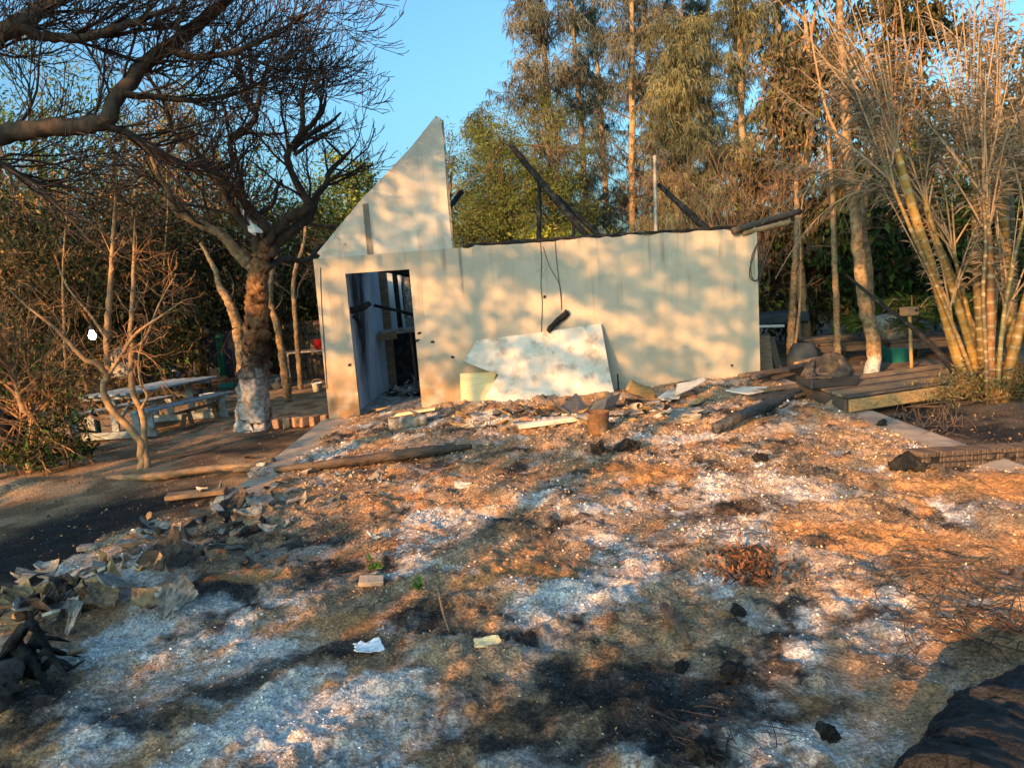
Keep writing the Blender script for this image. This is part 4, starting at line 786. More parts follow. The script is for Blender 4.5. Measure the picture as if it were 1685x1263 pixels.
def palm(label, pts, Y, rads, seed, nf=9, fl=2.3, tip_shaft=True, dry=.8, lean=.22, spread=.75, pal=None, band=.11, dy=0.0, nl=30, colbase=(.42, .26, .06)):
    P_ = [at(x, y, Y + dy * i) for i, (x, y) in enumerate(pts)]; P_[0] = P_[0].copy(); P_[0][2] = -.12
    t = thing('cane_palm', label, 'palm', P_[0], 'clump of yellow-stemmed cane palms'); rg = RNG(seed)
    L = np.linalg.norm(np.diff(np.array(P_), axis=0), axis=1).sum(); K = int(L / .022); P = spline(P_, K); s = np.linspace(0, L, K); ph = (s / (band * (1 + .3 * (s / L)))) % 1.0
    ring = (ph < .16); R = .85 * np.interp(np.linspace(0, 1, K), np.linspace(0, 1, len(rads)), rads) * (1 + .05 * ring); S = 12
    V, Fs = tubes(P[None], R[None], S); cb_ = np.array(colbase); n = fbm(V[:, 2] * 5 + V[:, 0] * 15, V[:, 1] * 15, seed, 3, .6)
    cc = np.repeat(np.where(ring[:, None], np.array([.33, .28, .18]), cb_ * np.array([.60, .63, .75]) * (.8 + .4 * np.sin(s * 1.7)[:, None] ** 2)), S, 0) * (.45 + 1.0 * n)[:, None]
    hh = V[:, 2]; cc = cc * (1 - sstep(.2, 0., hh)[:, None] * .55); mk('trunk', V, Fs, M['palm_bark'], t, cc, True)
    top = P[-1]; td = norm(P[-1] - P[-6]); Fr = []; Vl = []
    for k in range(nf):
        a = rg.rand() * 2 * pi; sp_ = spread * rg.uniform(.25, 1.15); d = td + np.array([cos(a), sin(a), 0]) * sp_ + np.array([0, 0, .2])
        q, v = frond(rg, top - td * .1 * rg.rand(), d, fl * rg.uniform(.65, 1.2), nl, dry * rg.uniform(.5, 1.3), lean * rg.uniform(.1, 1.7), rg.uniform(.12, .36)); Fr.append(q); Vl.append(v)
    for k in range(nf // 2):                                   # burnt-off ribs, straight and nearly bare
        a = rg.rand() * 2 * pi; d = td + np.array([cos(a) * .75 - .12, sin(a) * .5, 0]) * spread * rg.uniform(.2, .9) + np.array([0, 0, .35])
        q, v = frond(rg, top - td * .3 * rg.rand(), d, fl * rg.uniform(.9, 1.5), 10, .6, .06, .16); Fr.append(q); Vl.append(v)
    V, Fs = join(Fr); mk('frond_ribs', V, Fs, M['straw_rib'], t); V = np.concatenate(Vl); pal = np.asarray(pal or [(.19, .15, .11), (.15, .12, .09), (.13, .115, .075), (.23, .18, .125)])
    mk('fronds', V, np.arange(len(V)).reshape(-1, 4), M['leaf'], t, np.repeat(pal[rg.randint(0, len(pal), len(V) // 4)] * rg.uniform(.6, 1.3, (len(V) // 4, 1)), 4, 0))
M['palm_bark'] = mat('ringed_palm_bark', (0, 0, 0), (.6, .55, .45), 20, attr=True, bump=.2, rough=.6, spec=.3)
M['straw_rib'] = mat('dry_frond_rib', (.27, .20, .135), (.19, .145, .10), 4, bump=0, rough=.8)
PG = [(.06, .085, .035), (.09, .10, .04), (.17, .13, .07)]
palm('leftmost cane palm stem, bent left across the sky gap', [(1612, 640), (1580, 600), (1556, 520), (1530, 430), (1510, 370), (1490, 300), (1475, 245)], 9.3, [.085, .08, .072, .068, .066, .06, .05], 901, 11, 2.5, spread=.8)
palm('second cane palm stem from the left, parallel to the first', [(1630, 645), (1608, 605), (1585, 530), (1556, 440), (1535, 380), (1520, 320)], 9.6, [.07, .065, .06, .055, .05, .04], 902, 8, 2.2, spread=.9)
palm('dark upright cane palm stem in the middle of the clump', [(1628, 655), (1618, 600), (1612, 520), (1607, 430), (1606, 340), (1602, 270)], 9.3, [.075, .07, .068, .064, .06, .05], 903, 10, 2.4, colbase=(.22, .15, .05), spread=.5)
palm('reddish straight cane palm stem beside the middle one', [(1632, 662), (1630, 600), (1630, 520), (1630, 450), (1626, 380)], 9.0, [.065, .06, .056, .052, .045], 904, 7, 2.2, colbase=(.36, .17, .06), spread=.45)
palm('bright orange cane palm stem leaning to the right edge', [(1652, 668), (1658, 620), (1672, 560), (1688, 500), (1705, 430), (1715, 360)], 9.0, [.08, .075, .07, .066, .06, .05], 905, 9, 2.2, colbase=(.40, .22, .05))
palm('tall golden cane palm stem at the upper right', [(1670, 650), (1664, 560), (1656, 440), (1650, 330), (1648, 240), (1642, 160)], 10.4, [.085, .08, .078, .076, .075, .065], 906, 11, 2.3, colbase=(.42, .26, .06), spread=.7)
palm('olive cane palm stem at the lower right frame edge', [(1672, 662), (1690, 610), (1712, 560), (1740, 480)], 9.2, [.075, .07, .065, .06], 907, 7, 2.0, colbase=(.24, .19, .06))
palm('thin young cane palm stem inside the clump', [(1645, 655), (1640, 615), (1648, 560), (1660, 500)], 9.1, [.04, .036, .03, .025], 908, 6, 1.7, colbase=(.3, .2, .08))
palm('thin curved cane palm stem left of the dark middle one', [(1622, 645), (1604, 590), (1598, 540), (1580, 460), (1566, 400)], 9.7, [.04, .038, .034, .03, .025], 909, 7, 2.2, colbase=(.36, .22, .06), spread=1.0)
palm('grey ringed cane palm stem behind the right side of the clump', [(1660, 640), (1664, 560), (1668, 470), (1664, 380), (1662, 300)], 10.8, [.07, .066, .06, .058, .05], 910, 9, 2.2, colbase=(.16, .14, .08), spread=.8)
palm('slanting cane palm stem carrying dry fronds over the deck', [(1640, 640), (1610, 560), (1575, 470), (1545, 400), (1520, 350)], 10.2, [.045, .04, .036, .032, .028], 911, 10, 2.6, colbase=(.33, .21, .07), spread=1.2, lean=.5)
for k, (lab, pts, Y, r0) in enumerate((('thin ochre cane stem fanning left at the front of the clump', [(1618, 655), (1590, 590), (1545, 480), (1500, 380), (1462, 290)], 9.15, .032), ('thin cane stem left of the reddish stem', [(1625, 660), (1622, 580), (1618, 480), (1622, 400), (1618, 320)], 8.9, .03), ('thin olive cane stem between the reddish and orange stems', [(1640, 664), (1644, 600), (1652, 520), (1668, 430), (1690, 340)], 8.95, .034), ('short golden cane stem at the left foot of the clump', [(1606, 650), (1588, 610), (1572, 560), (1562, 500)], 9.25, .03), ('slim cane stem fanning right behind the orange stem', [(1648, 655), (1668, 590), (1700, 500), (1735, 410)], 9.5, .036), ('thin brown cane stem rising behind the dark middle one', [(1630, 645), (1634, 560), (1640, 460), (1640, 360), (1634, 280)], 9.9, .034))):
    palm(lab, pts, Y, [r0, r0 * .95, r0 * .85, r0 * .7], 930 + k, 4, 1.9, colbase=[(.36, .22, .07), (.24, .17, .07), (.27, .22, .08)][k % 3], spread=.7)
# low green palms under the trees
def lowpalm(label, px, Y, h, seed, n=14):
    b = gz(px, Y); t = thing('low_palm', label, 'palm', b, 'low green palms in the shade'); rg = RNG(seed); Fr = []; Vl = []
    for k in range(n):
        a = rg.rand() * 6.28; q, v = frond(rg, b + np.array([0, 0, h * .35]), np.array([cos(a), sin(a), .9 + rg.rand()]), h * rg.uniform(.8, 1.2), 30, .25, .6, .4); Fr.append(q); Vl.append(v)
    V, Fs = join(Fr); mk('frond_ribs', V, Fs, M['straw_rib'], t); V = np.concatenate(Vl); pal = np.array(GREEN)
    mk('fronds', V, np.arange(len(V)).reshape(-1, 4), M['leaf'], t, np.repeat(pal[rg.randint(0, 4, len(V) // 4)] * rg.uniform(.6, 1.3, (len(V) // 4, 1)), 4, 0))
lowpalm('low green palm behind the wooden sign', 1500, 13.4, 1.5, 921); lowpalm('low green palm left of the wooden sign', 1455, 13.0, 1.2, 922, 10); lowpalm('low palm between the sign and the yellow stems', 1555, 12.6, 1.3, 923, 10)

# ---- trees behind the photographer that break up the evening sun
def suntree(label, s, lat, h, seed, bands):
    a = np.array([sin(SUN_AZ), cos(SUN_AZ), 0]); lt = np.array([-a[1], a[0], 0]); b = a * s + lt * lat; b[2] = -.15; rg = RNG(seed)
    t = thing('shade_tree', label, 'tree', b, 'trees behind the photographer')
    o, P, R = limb(t, [b, b + [.2, .1, h * .3], b + [-.2, 0, h * .6], b + [0, 0, h * .92]], [.13, .115, .08, .03], M['bark'], 30, 10, seed, 'trunk')
    Vs = []; Cs = []; cl = []
    for (z0, z1, n, w, hh, nl, rad) in bands:
        for k in range(n):
            c = b + a * rg.normal() * .8 + lt * rg.uniform(-rad, rad) + np.array([0, 0, rg.uniform(z0, z1)]); cl.append(c); ww = w * rg.uniform(.5, 1.4)
            lx = rg.normal(size=(nl, 1)) * ww * .5; C = c + lt * lx + a * (rg.normal(size=(nl, 1)) * .25) + UP * (rg.normal(size=(nl, 1)) * hh * .5) + UP * lx * (rg.normal() * .06 - .2)
            V, Fq, cc = leaves(C, .15, rg, GREEN + OLIVE, .3, .2, .6); Vs.append(V); Cs.append(cc)
    V = np.concatenate(Vs); mk('crown', V, np.arange(len(V)).reshape(-1, 4), M['leaf'], t, np.concatenate(Cs))
    cl = np.array(cl); k = min(30, len(cl)); sel = cl[rg.choice(len(cl), k, False)]; zz = np.clip((sel[:, 2] - b[2]) / h - .15, .2, .95); p0 = np.stack([np.interp(zz, np.linspace(0, 1, 30), P[:, i]) for i in range(3)], 1); u = np.linspace(0, 1, 8)[None, :, None]
    mid = (p0 + sel) / 2 - UP * .1 + rg.normal(size=p0.shape) * .2; Pb = p0[:, None] * (1 - u) ** 2 + 2 * mid[:, None] * u * (1 - u) + sel[:, None] * u ** 2
    V, Fs = tubes(Pb, np.linspace(.035, .008, 8)[None].repeat(k, 0), 5); mk('branches', V, Fs, M['bark'], t)['kind'] = 'stuff'
# band: z0, z1, clumps, width, height, leaves per clump, reach sideways
SHADE = [('outermost', -16.5, .35, .35, .3, .25), ('second outermost', -12.5, .6, .45, .4, .4), ('third outermost', -9.6, 1, .8, .9, .7), ('middle', -6.5, 1, .75, .9, 1), ('tall near', -3.2, 1, .6, .75, .9), ('nearest', 0.5, 1, .45, .7, .6)]
for i, (lab, lat, d0, d1, d2, d3) in enumerate(SHADE):
    suntree('%s broad tree of the row behind the photographer' % lab, 9 + (i % 3) * .6, lat, 9.8, 1000 + i,
            [(2.6, 3.55 + .05 * max(0, lat + 6.5), int(46 * d0), 1.2, .26, 95, 2.0), (3.6 + .05 * max(0, lat + 6.5), 5.4, int(6 * d1), 1.3, .07, 120, 2.0), (5.4, 7.2, int(13 * d2), 1.7, .055, 125, 2.0), (7.2, 8.1, int(16 * d3), 1.6, .08, 125, 2.0), (8.1, 9.6, int(26 * d3), 1.6, .13, 115, 2.0)])

# ================================================================== THINGS IN THE FOREGROUND AND ALONG THE WALL
def az_(x, y): return float(ash_z(np.array([[x]]), np.array([[y]]))[0, 0])
def ga(px, py, lift=0.0):
    p = g(px, py, .04); p = g(px, py, max(az_(p[0], p[1]), -.16)); return p + np.array([0, 0, lift])
def single(name, parts, m, label, cat, group=None, smooth=False):
    V, Fs = parts if not isinstance(parts, list) else join(parts); return tag(mk(name, V, Fs, m, None, None, smooth), label, cat, group)
# leaning white ceiling board: foot out from the wall, head against it
OFF_B, OFF_T = .55, .05
pb = lambda px, py, off: onwall(px, py, off)
def lean_pt(px, py):
    d = ray(px, py); a = wpt(0, OFF_B, 0); n = norm(np.cross(WT, norm(wpt(0, OFF_T, 1.12) - a))); n = n if n @ WN > 0 else -n
    return CAM + d * (((a - CAM) @ n) / (d @ n)), n
ol = [(785, 560), (860, 550), (930, 541), (989, 532), (994, 560), (1001, 600), (1007, 630), (1012, 652), (960, 660), (905, 668), (855, 675), (838, 674), (797, 655), (820, 616), (785, 603), (763, 594)]
pts = [lean_pt(*p) for p in ol]; n_ = pts[0][1]; A_pts = np.array([p for p, _ in pts]); n = len(ol)
V = np.concatenate([A_pts, A_pts - n_ * .012]); Fq = [np.arange(n - 1, -1, -1)[None], np.arange(n, 2 * n)[None], np.array([[i, (i + 1) % n, (i + 1) % n + n, i + n] for i in range(n)])]
single('ceiling_board', (V, Fq), M['white_board'], 'large broken white board leaning against the house wall', 'board')
V, Fs = prism([(0, 0), (.56, .02), (.54, .30), (.58, .44), (.02, .46)], .014, onwall(759, 664, .16), WT, norm(UP * .97 - WN * .12), norm(WN + UP * .12)); single('yellow_board', (V, Fs), M['yellow_board'], 'small yellowish board behind the left end of the leaning white board', 'board')
single('charred_stick', log([onwall(846, 600, .10), onwall(852, 640, .2)], .02, 6, 7, RNG(2), .2), M['char'], 'short charred stick in the notch of the leaning white board', 'stick')
single('charred_stick', log([onwall(1016, 615, .25), onwall(1019, 650, .3)], .012, 6, 6, RNG(3), .2), M['char'], 'thin charred stick right of the leaning white board', 'stick')
# folded scorched metal
def folded(label, A, B, C_, D, E_, F_, th=.004):
    ps = np.array([A, B, C_, D, E_, F_]); V = np.concatenate([ps, ps + np.array([0, .006, -.006])])
    q = np.array([[0, 1, 4, 5], [1, 2, 3, 4], [11, 10, 7, 6], [10, 9, 8, 7], [0, 5, 11, 6], [2, 8, 9, 3], [0, 6, 7, 1], [1, 7, 8, 2], [5, 4, 10, 11], [4, 3, 9, 10]]); single('metal_sheet', (V, [q]), M['tin'], label, 'metal sheet')
Ym = 9.6
folded('scorched folded metal trough left of the tin can', at(902, 648, Ym + .3), at(920, 672, Ym - .1), at(948, 646, Ym + .4), at(971, 672, Ym + .1), at(955, 692, Ym - .4), at(905, 655, Ym))
folded('scorched bent metal plate right of the tin can', at(978, 660, Ym + .4), at(1000, 655, Ym), at(1022, 646, Ym + .5), at(1014, 664, Ym + .1), at(994, 672, Ym - .3), at(968, 678, Ym))
b = ga(985, 712); V, Fs = lathe([(.0, 0), (.118, 0), (.124, .01), (.126, .09), (.131, .1), (.129, .16), (.134, .17), (.133, .245), (.138, .252), (.128, .25), (.122, .1), (.0, .06)], 24)
V = V * (1 + .03 * np.sin(V[:, 2:3] * 30)); can = tag(mk('tin_can', V @ rz(.3).T + b, Fs, M['rust'], None, None, True), 'rusty open tin can standing on the ash', 'can')
V, Fs = box(ga(1055, 656, .12), (.42, .10, .16), euler(.3, .5, .2), .012, .004); single('charred_block', (V, Fs), M['wood_gold'], 'yellow charred timber offcut right of the bent metal plate', 'timber')
V, Fs = box(ga(1042, 668, .06), (.30, .07, .07), euler(.2, .2, .7), .008); single('charred_block', (V, Fs), M['char'], 'black charred offcut under the yellow timber', 'timber')
V, Fs = lathe([(.045, -.1), (.05, -.1), (.05, .1), (.045, .1), (.04, .1), (.04, -.1)], 14); single('pipe_stub', (V @ euler(1.4, 0, .3).T + ga(1047, 676, .06), Fs), M['concrete'], 'short pale pipe stub by the yellow timber', 'pipe', None, True)
def flat(label, px, th, m, name='board_piece', tilt=0, cat='board', lift=.05):
    P_ = np.array([ga(x, y) for x, y in px]); c = P_.mean(0); P_[:, 2] = c[2] + lift + (P_[:, 1] - c[1]) * tilt; n = len(P_)
    V = np.concatenate([P_, P_ - [0, 0, th]]); f = [np.arange(n)[None], np.arange(2 * n - 1, n - 1, -1)[None], np.array([[i + n, (i + 1) % n + n, (i + 1) % n, i] for i in range(n)])]
    single(name, (V, f), M[m], label, cat)
flat('white broken board lying right of the yellow timber', [(1083, 661), (1100, 653), (1125, 652), (1118, 662), (1090, 663)], .015, 'white_board', tilt=.12, lift=.09)
flat('larger white broken board propped on the rubble', [(1112, 662), (1140, 655), (1162, 645), (1158, 640), (1135, 643), (1115, 654)], .015, 'white_board', tilt=.25, lift=.16)
flat('long white curved board near the house right corner', [(1194, 653), (1230, 655), (1262, 653), (1262, 648), (1225, 649)], .02, 'white_board', tilt=.1, lift=.10)
flat('grey ashen board lying behind the tin can', [(1010, 683), (1060, 674), (1085, 676), (1075, 684), (1030, 690)], .02, 'grey_board', tilt=.1)
flat('grey ashen strip in front of the white boards', [(1085, 684), (1150, 677), (1165, 681), (1120, 690), (1090, 690)], .02, 'grey_board', tilt=.1)
V, Fs = bar(ga(853, 705, .03), ga(968, 692, .05), .12, .06, .008); single('cream_beam', (V, Fs), M['white_board'], 'long cream beam lying left of the tin can', 'beam')
V, Fs = bar(ga(652, 687, .04), ga(718, 677, .05), .14, .03, .006); single('cream_plank', (V, Fs), M['yellow_board'], 'cream plank lying just outside the doorway', 'plank')
V, Fs = bar(ga(690, 694, .03), ga(742, 684, .04), .10, .02, .005); single('cream_plank', (V, Fs), M['grey_board'], 'grey plank right of the doorway in the ash', 'plank')
V, Fs = log([ga(640, 706, .05), ga(672, 703, .06), ga(704, 699, .06)], [.09, .1, .09], 10, 10, RNG(8), .25); single('ash_bundle', (V, Fs), M['grey_board'], 'ash-covered rolled bundle with dark end in front of the doorway', 'bundle', None, True)
def rawlog(label, pts, r, m, seed, K=30, S=14, wob=.12, name='log', cat='log'):
    V, Fs = log(pts, r, K, S, RNG(seed), wob); return single(name, (V, Fs), M[m], label, cat, None, True)
rawlog('blue-grey charred log with a black sawn end in front of the house', [ga(1176, 716, .075), ga(1225, 694, .085), ga(1275, 672, .08), ga(1318, 656, .09)], [.055, .062, .055, .03], 'char_log', 91, 60, 22, .14, name='charred_log')
rawlog('brown half-charred log lying across the ash left of centre', [ga(455, 780, .05), ga(540, 772, .06), ga(620, 764, .07), ga(700, 755, .08), ga(775, 741, .05)], [.035, .045, .06, .07, .03], 'wood_dark', 92, 60, 20, .2)
rawlog('weathered log lying in the yard near the sapling foot', [g(178, 786, -.1), g(260, 783, -.09), g(340, 772, -.09), g(432, 764, -.06)], [.04, .055, .05, .04], 'wood', 93, 60, 20, .2)
rawlog('pale broken log end beside the weathered log', [g(385, 772, -.1), g(420, 768, -.08), g(450, 757, .02)], [.04, .045, .035], 'wood_dark', 94)
V, Fs = bar(g(274, 817, -.10), g(372, 806, -.10), .16, .05, .008, jit=.004); single('yard_plank', (V, Fs), M['wood'], 'weathered plank on the blackened yard below the log', 'plank')
V, Fs = bar(ga(1470, 770, .06), ga(1720, 752, .07), .18, .16, .02, jit=.006)
def beam_cracks(label, p, q, w, h, n, seed):
    rg = RNG(seed); d = norm(q - p); L = np.linalg.norm(q - p); t = thing('charred_beam', label, 'beam', (p + q) / 2 - np.array([0, 0, h / 2])); s = np.cross(d, UP); x = 0; k = 0; ps = []
    while x < L:
        ln = rg.uniform(.035, .08)
        for a in range(3): ps.append(box(p + d * (x + ln / 2) + UP * ((a - 1) * h / 3) + s * rg.normal() * .004, (ln - .006, w * rg.uniform(.93, 1.03), h / 3 - .005), frame(d), .008, .003, rg))
        x += ln
    V, Fs = join(ps); o = mk('cracked_char', V, Fs, M['wood_dark' if seed % 2 else 'char'], t); o['kind'] = 'stuff'
    V, Fs = box((p + q) / 2, (L, w * .9, h * .9), frame(d)); mk('core', V, Fs, M['char'], t)
beam_cracks('cracked charred beam crossing the right edge of the picture', ga(1500, 768, .07), ga(1730, 752, .07), .2, .15, 0, 5)
rawlog('crumbled end of the charred beam', [ga(1462, 770, .02), ga(1485, 769, .04), ga(1510, 768, .05)], [.03, .06, .08], 'char', 95, 12, 12, .3, 'charred_chunk', 'char')
# big charred trunk at the lower right corner
V, Fs = log([at(1585, 1400, 1.75), at(1665, 1290, 2.2), at(1760, 1215, 2.65), at(1900, 1160, 3.1)], [.24, .26, .26, .24], 130, 90, RNG(96), .0)
nz = fbm(V[:, 0] * 6 + V[:, 2] * 5, V[:, 1] * 6 - V[:, 2] * 3, 301, 4, .6) - .5; cx = V - np.array([1.9, 2.3, .0]); nz2 = fbm(V[:, 0] * 26 + V[:, 2] * 21, V[:, 1] * 26 - V[:, 2] * 17, 303, 4, .65) - .5; V = V + norm(cx) * (nz[:, None] * .15 + nz2[:, None] * .05)
single('fallen_log', (V, Fs), M['char_big'], 'huge black charred trunk in the lower right corner', 'log', None, True)
# char lumps
for i, (px, py, s, lab) in enumerate(((1205, 1112, .06, 'black char lump standing up right of centre'), (1121, 1103, .04, 'small blue-black char lump left of the standing one'), (1150, 1248, .05, 'left one of two char lumps at the bottom edge'), (1168, 1250, .055, 'right one of two char lumps at the bottom edge'), (1363, 1212, .05, 'long dark char fragment on the pale ash'), (1250, 758, .06, 'dark lump on the sand below the charred log'), (985, 745, .09, 'black char heap behind the orange sand'), (1030, 742, .1, 'sooty char lump right of the char heap'), (1450, 700, .07, 'char lump on the slab edge'), (1215, 1010, .04, 'knotted char lump on the ash patch'))):
    rg = RNG(950 + i); bm = bmesh.new(); bmesh.ops.create_icosphere(bm, subdivisions=3, radius=1.0); V = np.array([v.co[:] for v in bm.verts]); Fq = np.array([[v.index for v in f.verts] for f in bm.faces]); bm.free()
    V = V * (1 + 1.9 * (fbm(V[:, 0] * 2.2 + i * 7, V[:, 1] * 2.2 + V[:, 2] * 2.6, 320, 4, .7) - .5))[:, None]; V = V * np.array([s * rg.uniform(.7, 1.5), s * .8, s * rg.uniform(.5, 1.0)]); V = V @ euler(0, rg.normal() * .3, rg.rand() * 3).T
    single('char_lump', (V + ga(px, py, s * .35), Fq), M['char'], lab, 'char')
# small scattered pieces
def flake(label, px, py, sx, sy, m, seed, rot=None, name='scrap', cat='scrap', curl=.25, lift=.03, group=None, th=.005, n=7):
    rg = RNG(seed); rt_ = euler(*(rot or (rg.normal() * .3, rg.normal() * .3, rg.rand() * 6))); V, Fs = sheet(ga(px, py, lift), sx, sy, rg, rt_, n, curl * .7, .05, th) if (seed % 5 in (0, 2) or name == 'scrap') else shard(ga(px, py, lift), sx, sy, rg, rt_, th * 1.3); return single(name, (V, Fs), M[m], label, cat, group)
V, Fs = box(ga(612, 962, .03), (.16, .09, .035), euler(.15, .1, .1), .006, .003); single('pale_block', (V, Fs), M['concrete'], 'pale flat block with sprouts beside it in mid foreground', 'block')
flake('torn white plastic scrap on the dark ground', 607, 1072, .14, .10, 'plastic_sheet', 1, (.1, .1, .4), curl=.15)
flake('pale paper scrap on the dark ground below the sand', 803, 1066, .13, .07, 'yellow_board', 2, (.3, .1, .1), curl=.2)
flake('white chip near the dark mound', 762, 803, .16, .09, 'white_board', 3, (.5, .2, .2), curl=.1)
flake('curved white shard in the litter', 618, 889, .13, .04, 'white_board', 4, curl=.5)
flake('grey flat shard near the right sand patch', 1405, 818, .26, .08, 'grey_board', 5, (.1, .1, .1), curl=.05)
single('grey_stake', log([ga(1092, 1012, .06), ga(1115, 1040, .04), ga(1136, 1066, .02)], [.022, .028, .014], 10, 8, RNG(7), .25), M['wood_dark'], 'grey burnt stake lying below the white ash', 'stake')
single('thin_stick', log([ga(722, 985, .08), ga(730, 1015, .03), ga(740, 1042, .01)], [.007, .007, .005], 8, 6, RNG(7), .1), M['wood'], 'thin pale stick lying left of the orange sand', 'stick')
for i, (px, py, lab) in enumerate(((608, 940, 'tiny green sprout above the pale block'), (683, 972, 'tiny green sprout right of the pale block'))):
    rg = RNG(i + 5); C = ga(px, py) + np.abs(rg.normal(size=(26, 3))) * np.array([.03, .02, .03]); V, Fq, cc = leaves(C, .05, rg, [(.10, .22, .03), (.07, .17, .03)], .2, -.6, .4); tag(mk('green_sprout', V, Fq, M['leaf'], None, cc), lab, 'sprout')
# tangles of thin roots and twigs
def tangle(label, px, py, n, sx, sy, h, m, seed, rad=.004, name='twig_tangle'):
    rg = RNG(seed); c = ga(px, py); P = []
    for k in range(n):
        a = c + rg.normal(size=3) * np.array([sx, sy, 0]) * .5; d = rg.rand() * 6.28; L = rg.uniform(.08, .32); q = [a + np.array([cos(d + t * rg.normal() * 1.5), sin(d + t * rg.normal() * 1.5), 0]) * L * t + UP * h * rg.rand() * sin(pi * t) for t in np.linspace(0, 1, 5)]
        p = spline(q, 12); p[:, 2] += .01; P.append(p)
    V, Fs = tubes(np.array(P), np.full((n, 12), rad), 4); o = single(name, (V, Fs), M[m], label, 'twigs'); o['kind'] = 'stuff'
tangle('tangle of thin dry roots on the sunlit right foreground', 1570, 960, 90, .5, .35, .09, 'twig', 31, .0025)
tangle('dark wiry roots in the shade at the right edge', 1640, 1040, 40, .5, .25, .12, 'twig_dark', 32, .003)
tangle('thin twigs strewn over the charred ground', 1180, 1215, 10, .3, .12, .03, 'twig_dark', 33, .002)
tangle('pale stalks strewn in the litter left of centre', 700, 905, 30, .8, .4, .05, 'twig', 34, .0025)
tangle('stalks strewn over the ash right of centre', 1150, 880, 30, .9, .4, .06, 'twig', 35, .0025)
tangle('wiry grass beside the slab on the right', 1530, 705, 16, .3, .2, .35, 'twig', 36, .003)
rg = RNG(77); C = ga(1235, 945) + rg.normal(size=(420, 3)) * np.array([.13, .16, .03]); C[:, 2] = np.abs(C[:, 2]) * .8 + .0; C[:, 2] += [az_(x, y) for x, y in C[:, :2]]
V, Fq, cc = leaves(C, .06, rg, [(.24, .11, .06), (.17, .08, .05), (.30, .15, .09), (.05, .04, .035)], .3, 0, .3, bend=.3); o = tag(mk('leaf_heap', V, Fq, M['leaf'], None, cc), 'heap of curled red-brown leaves beside the white ash', 'leaves'); o['kind'] = 'stuff'
ADJ = dict(grey_board='ash-grey', char='charcoal black', wood='weathered brown', ashen='pale ashen', tawny='tawny scorched', wood_dark='dark brown', sack='sooty dark', white_board='white', wood_gold='yellow timber', tin='scorched metal')
# burnt sheets heaped over the slab edge at the left
HB = [('large dark curled board standing up in the heap', 283, 930, .34, .26, 'sack', (1.0, -.5, .6)), ('yellow crumpled sheet at the front of the heap', 250, 1005, .30, .18, 'yellow_board', (.7, .3, .2)), ('grey crumpled sheet right of the yellow one', 293, 1000, .26, .18, 'grey_board', (.9, -.4, .5)), ('pale lump of melted board at the top of the heap', 240, 890, .20, .16, 'yellow_board', (.5, .5, .2)), ('white lump of melted board left of the pale one', 212, 908, .20, .14, 'white_board', (.4, .2, .9)), ('yellow slab end at the left frame edge', 50, 1008, .40, .12, 'yellow_board', (.3, .3, .4)), ('tawny slab piece below the grey board at the left', 70, 990, .32, .12, 'wood_gold', (.5, .1, .5)), ('grey-white slab on the left side of the heap', 62, 960, .36, .14, 'grey_board', (.2, .1, .2)), ('yellow curled chip right of the heap', 382, 905, .14, .10, 'yellow_board', (.6, .5, .2)), ('large flat slate-grey sheet on the slab edge', 430, 838, .42, .26, 'grey_board', (.15, .15, .3)), ('brown curled sheet on the slab edge', 385, 842, .40, .18, 'wood_dark', (.6, -.4, .9)), ('tan sheet along the slab edge left of the flat grey one', 335, 858, .46, .16, 'wood', (.3, .2, .7)), ('pale twisted strip right of the flat grey sheet', 410, 856, .28, .07, 'white_board', (.5, .2, .3)), ('dark crumpled sheet behind the curled board', 325, 925, .26, .18, 'char', (.6, .5, 1.2)), ('grey draped sheet left of the yellow one', 190, 975, .28, .20, 'grey_board', (.8, .2, 1.4)), ('tawny crumpled lump in the middle of the heap', 172, 998, .22, .16, 'wood', (.7, .4, .4)), ('yellow chip near the slab edge shards', 415, 874, .16, .06, 'yellow_board', (.3, .1, .2)), ('blue-grey ash slab beside the blackened yard', 255, 885, .30, .18, 'grey_board', (.3, .3, .3))]
for i, (lab, px, py, sx, sy, m, rt) in enumerate(HB): flake(lab, px, py, sx * .8, sy * .9, {'yellow_board': 'tawny', 'white_board': 'ashen'}.get(m, m), 1200 + i, rt, 'burnt_sheet', 'sheet', .3, .08, 'burnt sheets heaped at the slab edge', .022, 9)
rg = RNG(88)
for i in range(120):
    t = rg.rand(); px = 20 + 420 * t + rg.normal() * 35; py = 1030 - 190 * t + rg.normal() * 28
    mm = ['grey_board', 'char', 'wood', 'ashen', 'tawny', 'wood_dark', 'sack'][rg.randint(7)]
    flake('small %s flake in the burnt heap along the left slab edge' % ADJ[mm], px, py, rg.uniform(.06, .2), rg.uniform(.04, .12), mm, 1300 + i, (rg.normal() * .75, rg.normal() * .75, rg.rand() * 6), 'burnt_flake', 'flake', .4, .03 + .1 * rg.rand() * (px < 380), 'small flakes of the heap at the slab edge', .012, 5)
for i in range(95):
    t = rg.rand(); px = 610 + 560 * t; py = 694 - 20 * t + rg.normal() * 11
    mm = ['grey_board', 'char', 'white_board', 'ashen', 'wood_gold', 'wood_dark', 'tin'][rg.randint(7)]
    flake('small %s fragment strewn along the foot of the house wall' % ADJ[mm], px, py, rg.uniform(.08, .3), rg.uniform(.05, .14), mm, 1400 + i, (rg.normal() * .3, rg.normal() * .3, rg.normal() * .5), 'board_fragment', 'fragment', .12, .02 + .05 * rg.rand(), 'board fragments at the foot of the wall', .008, 4)
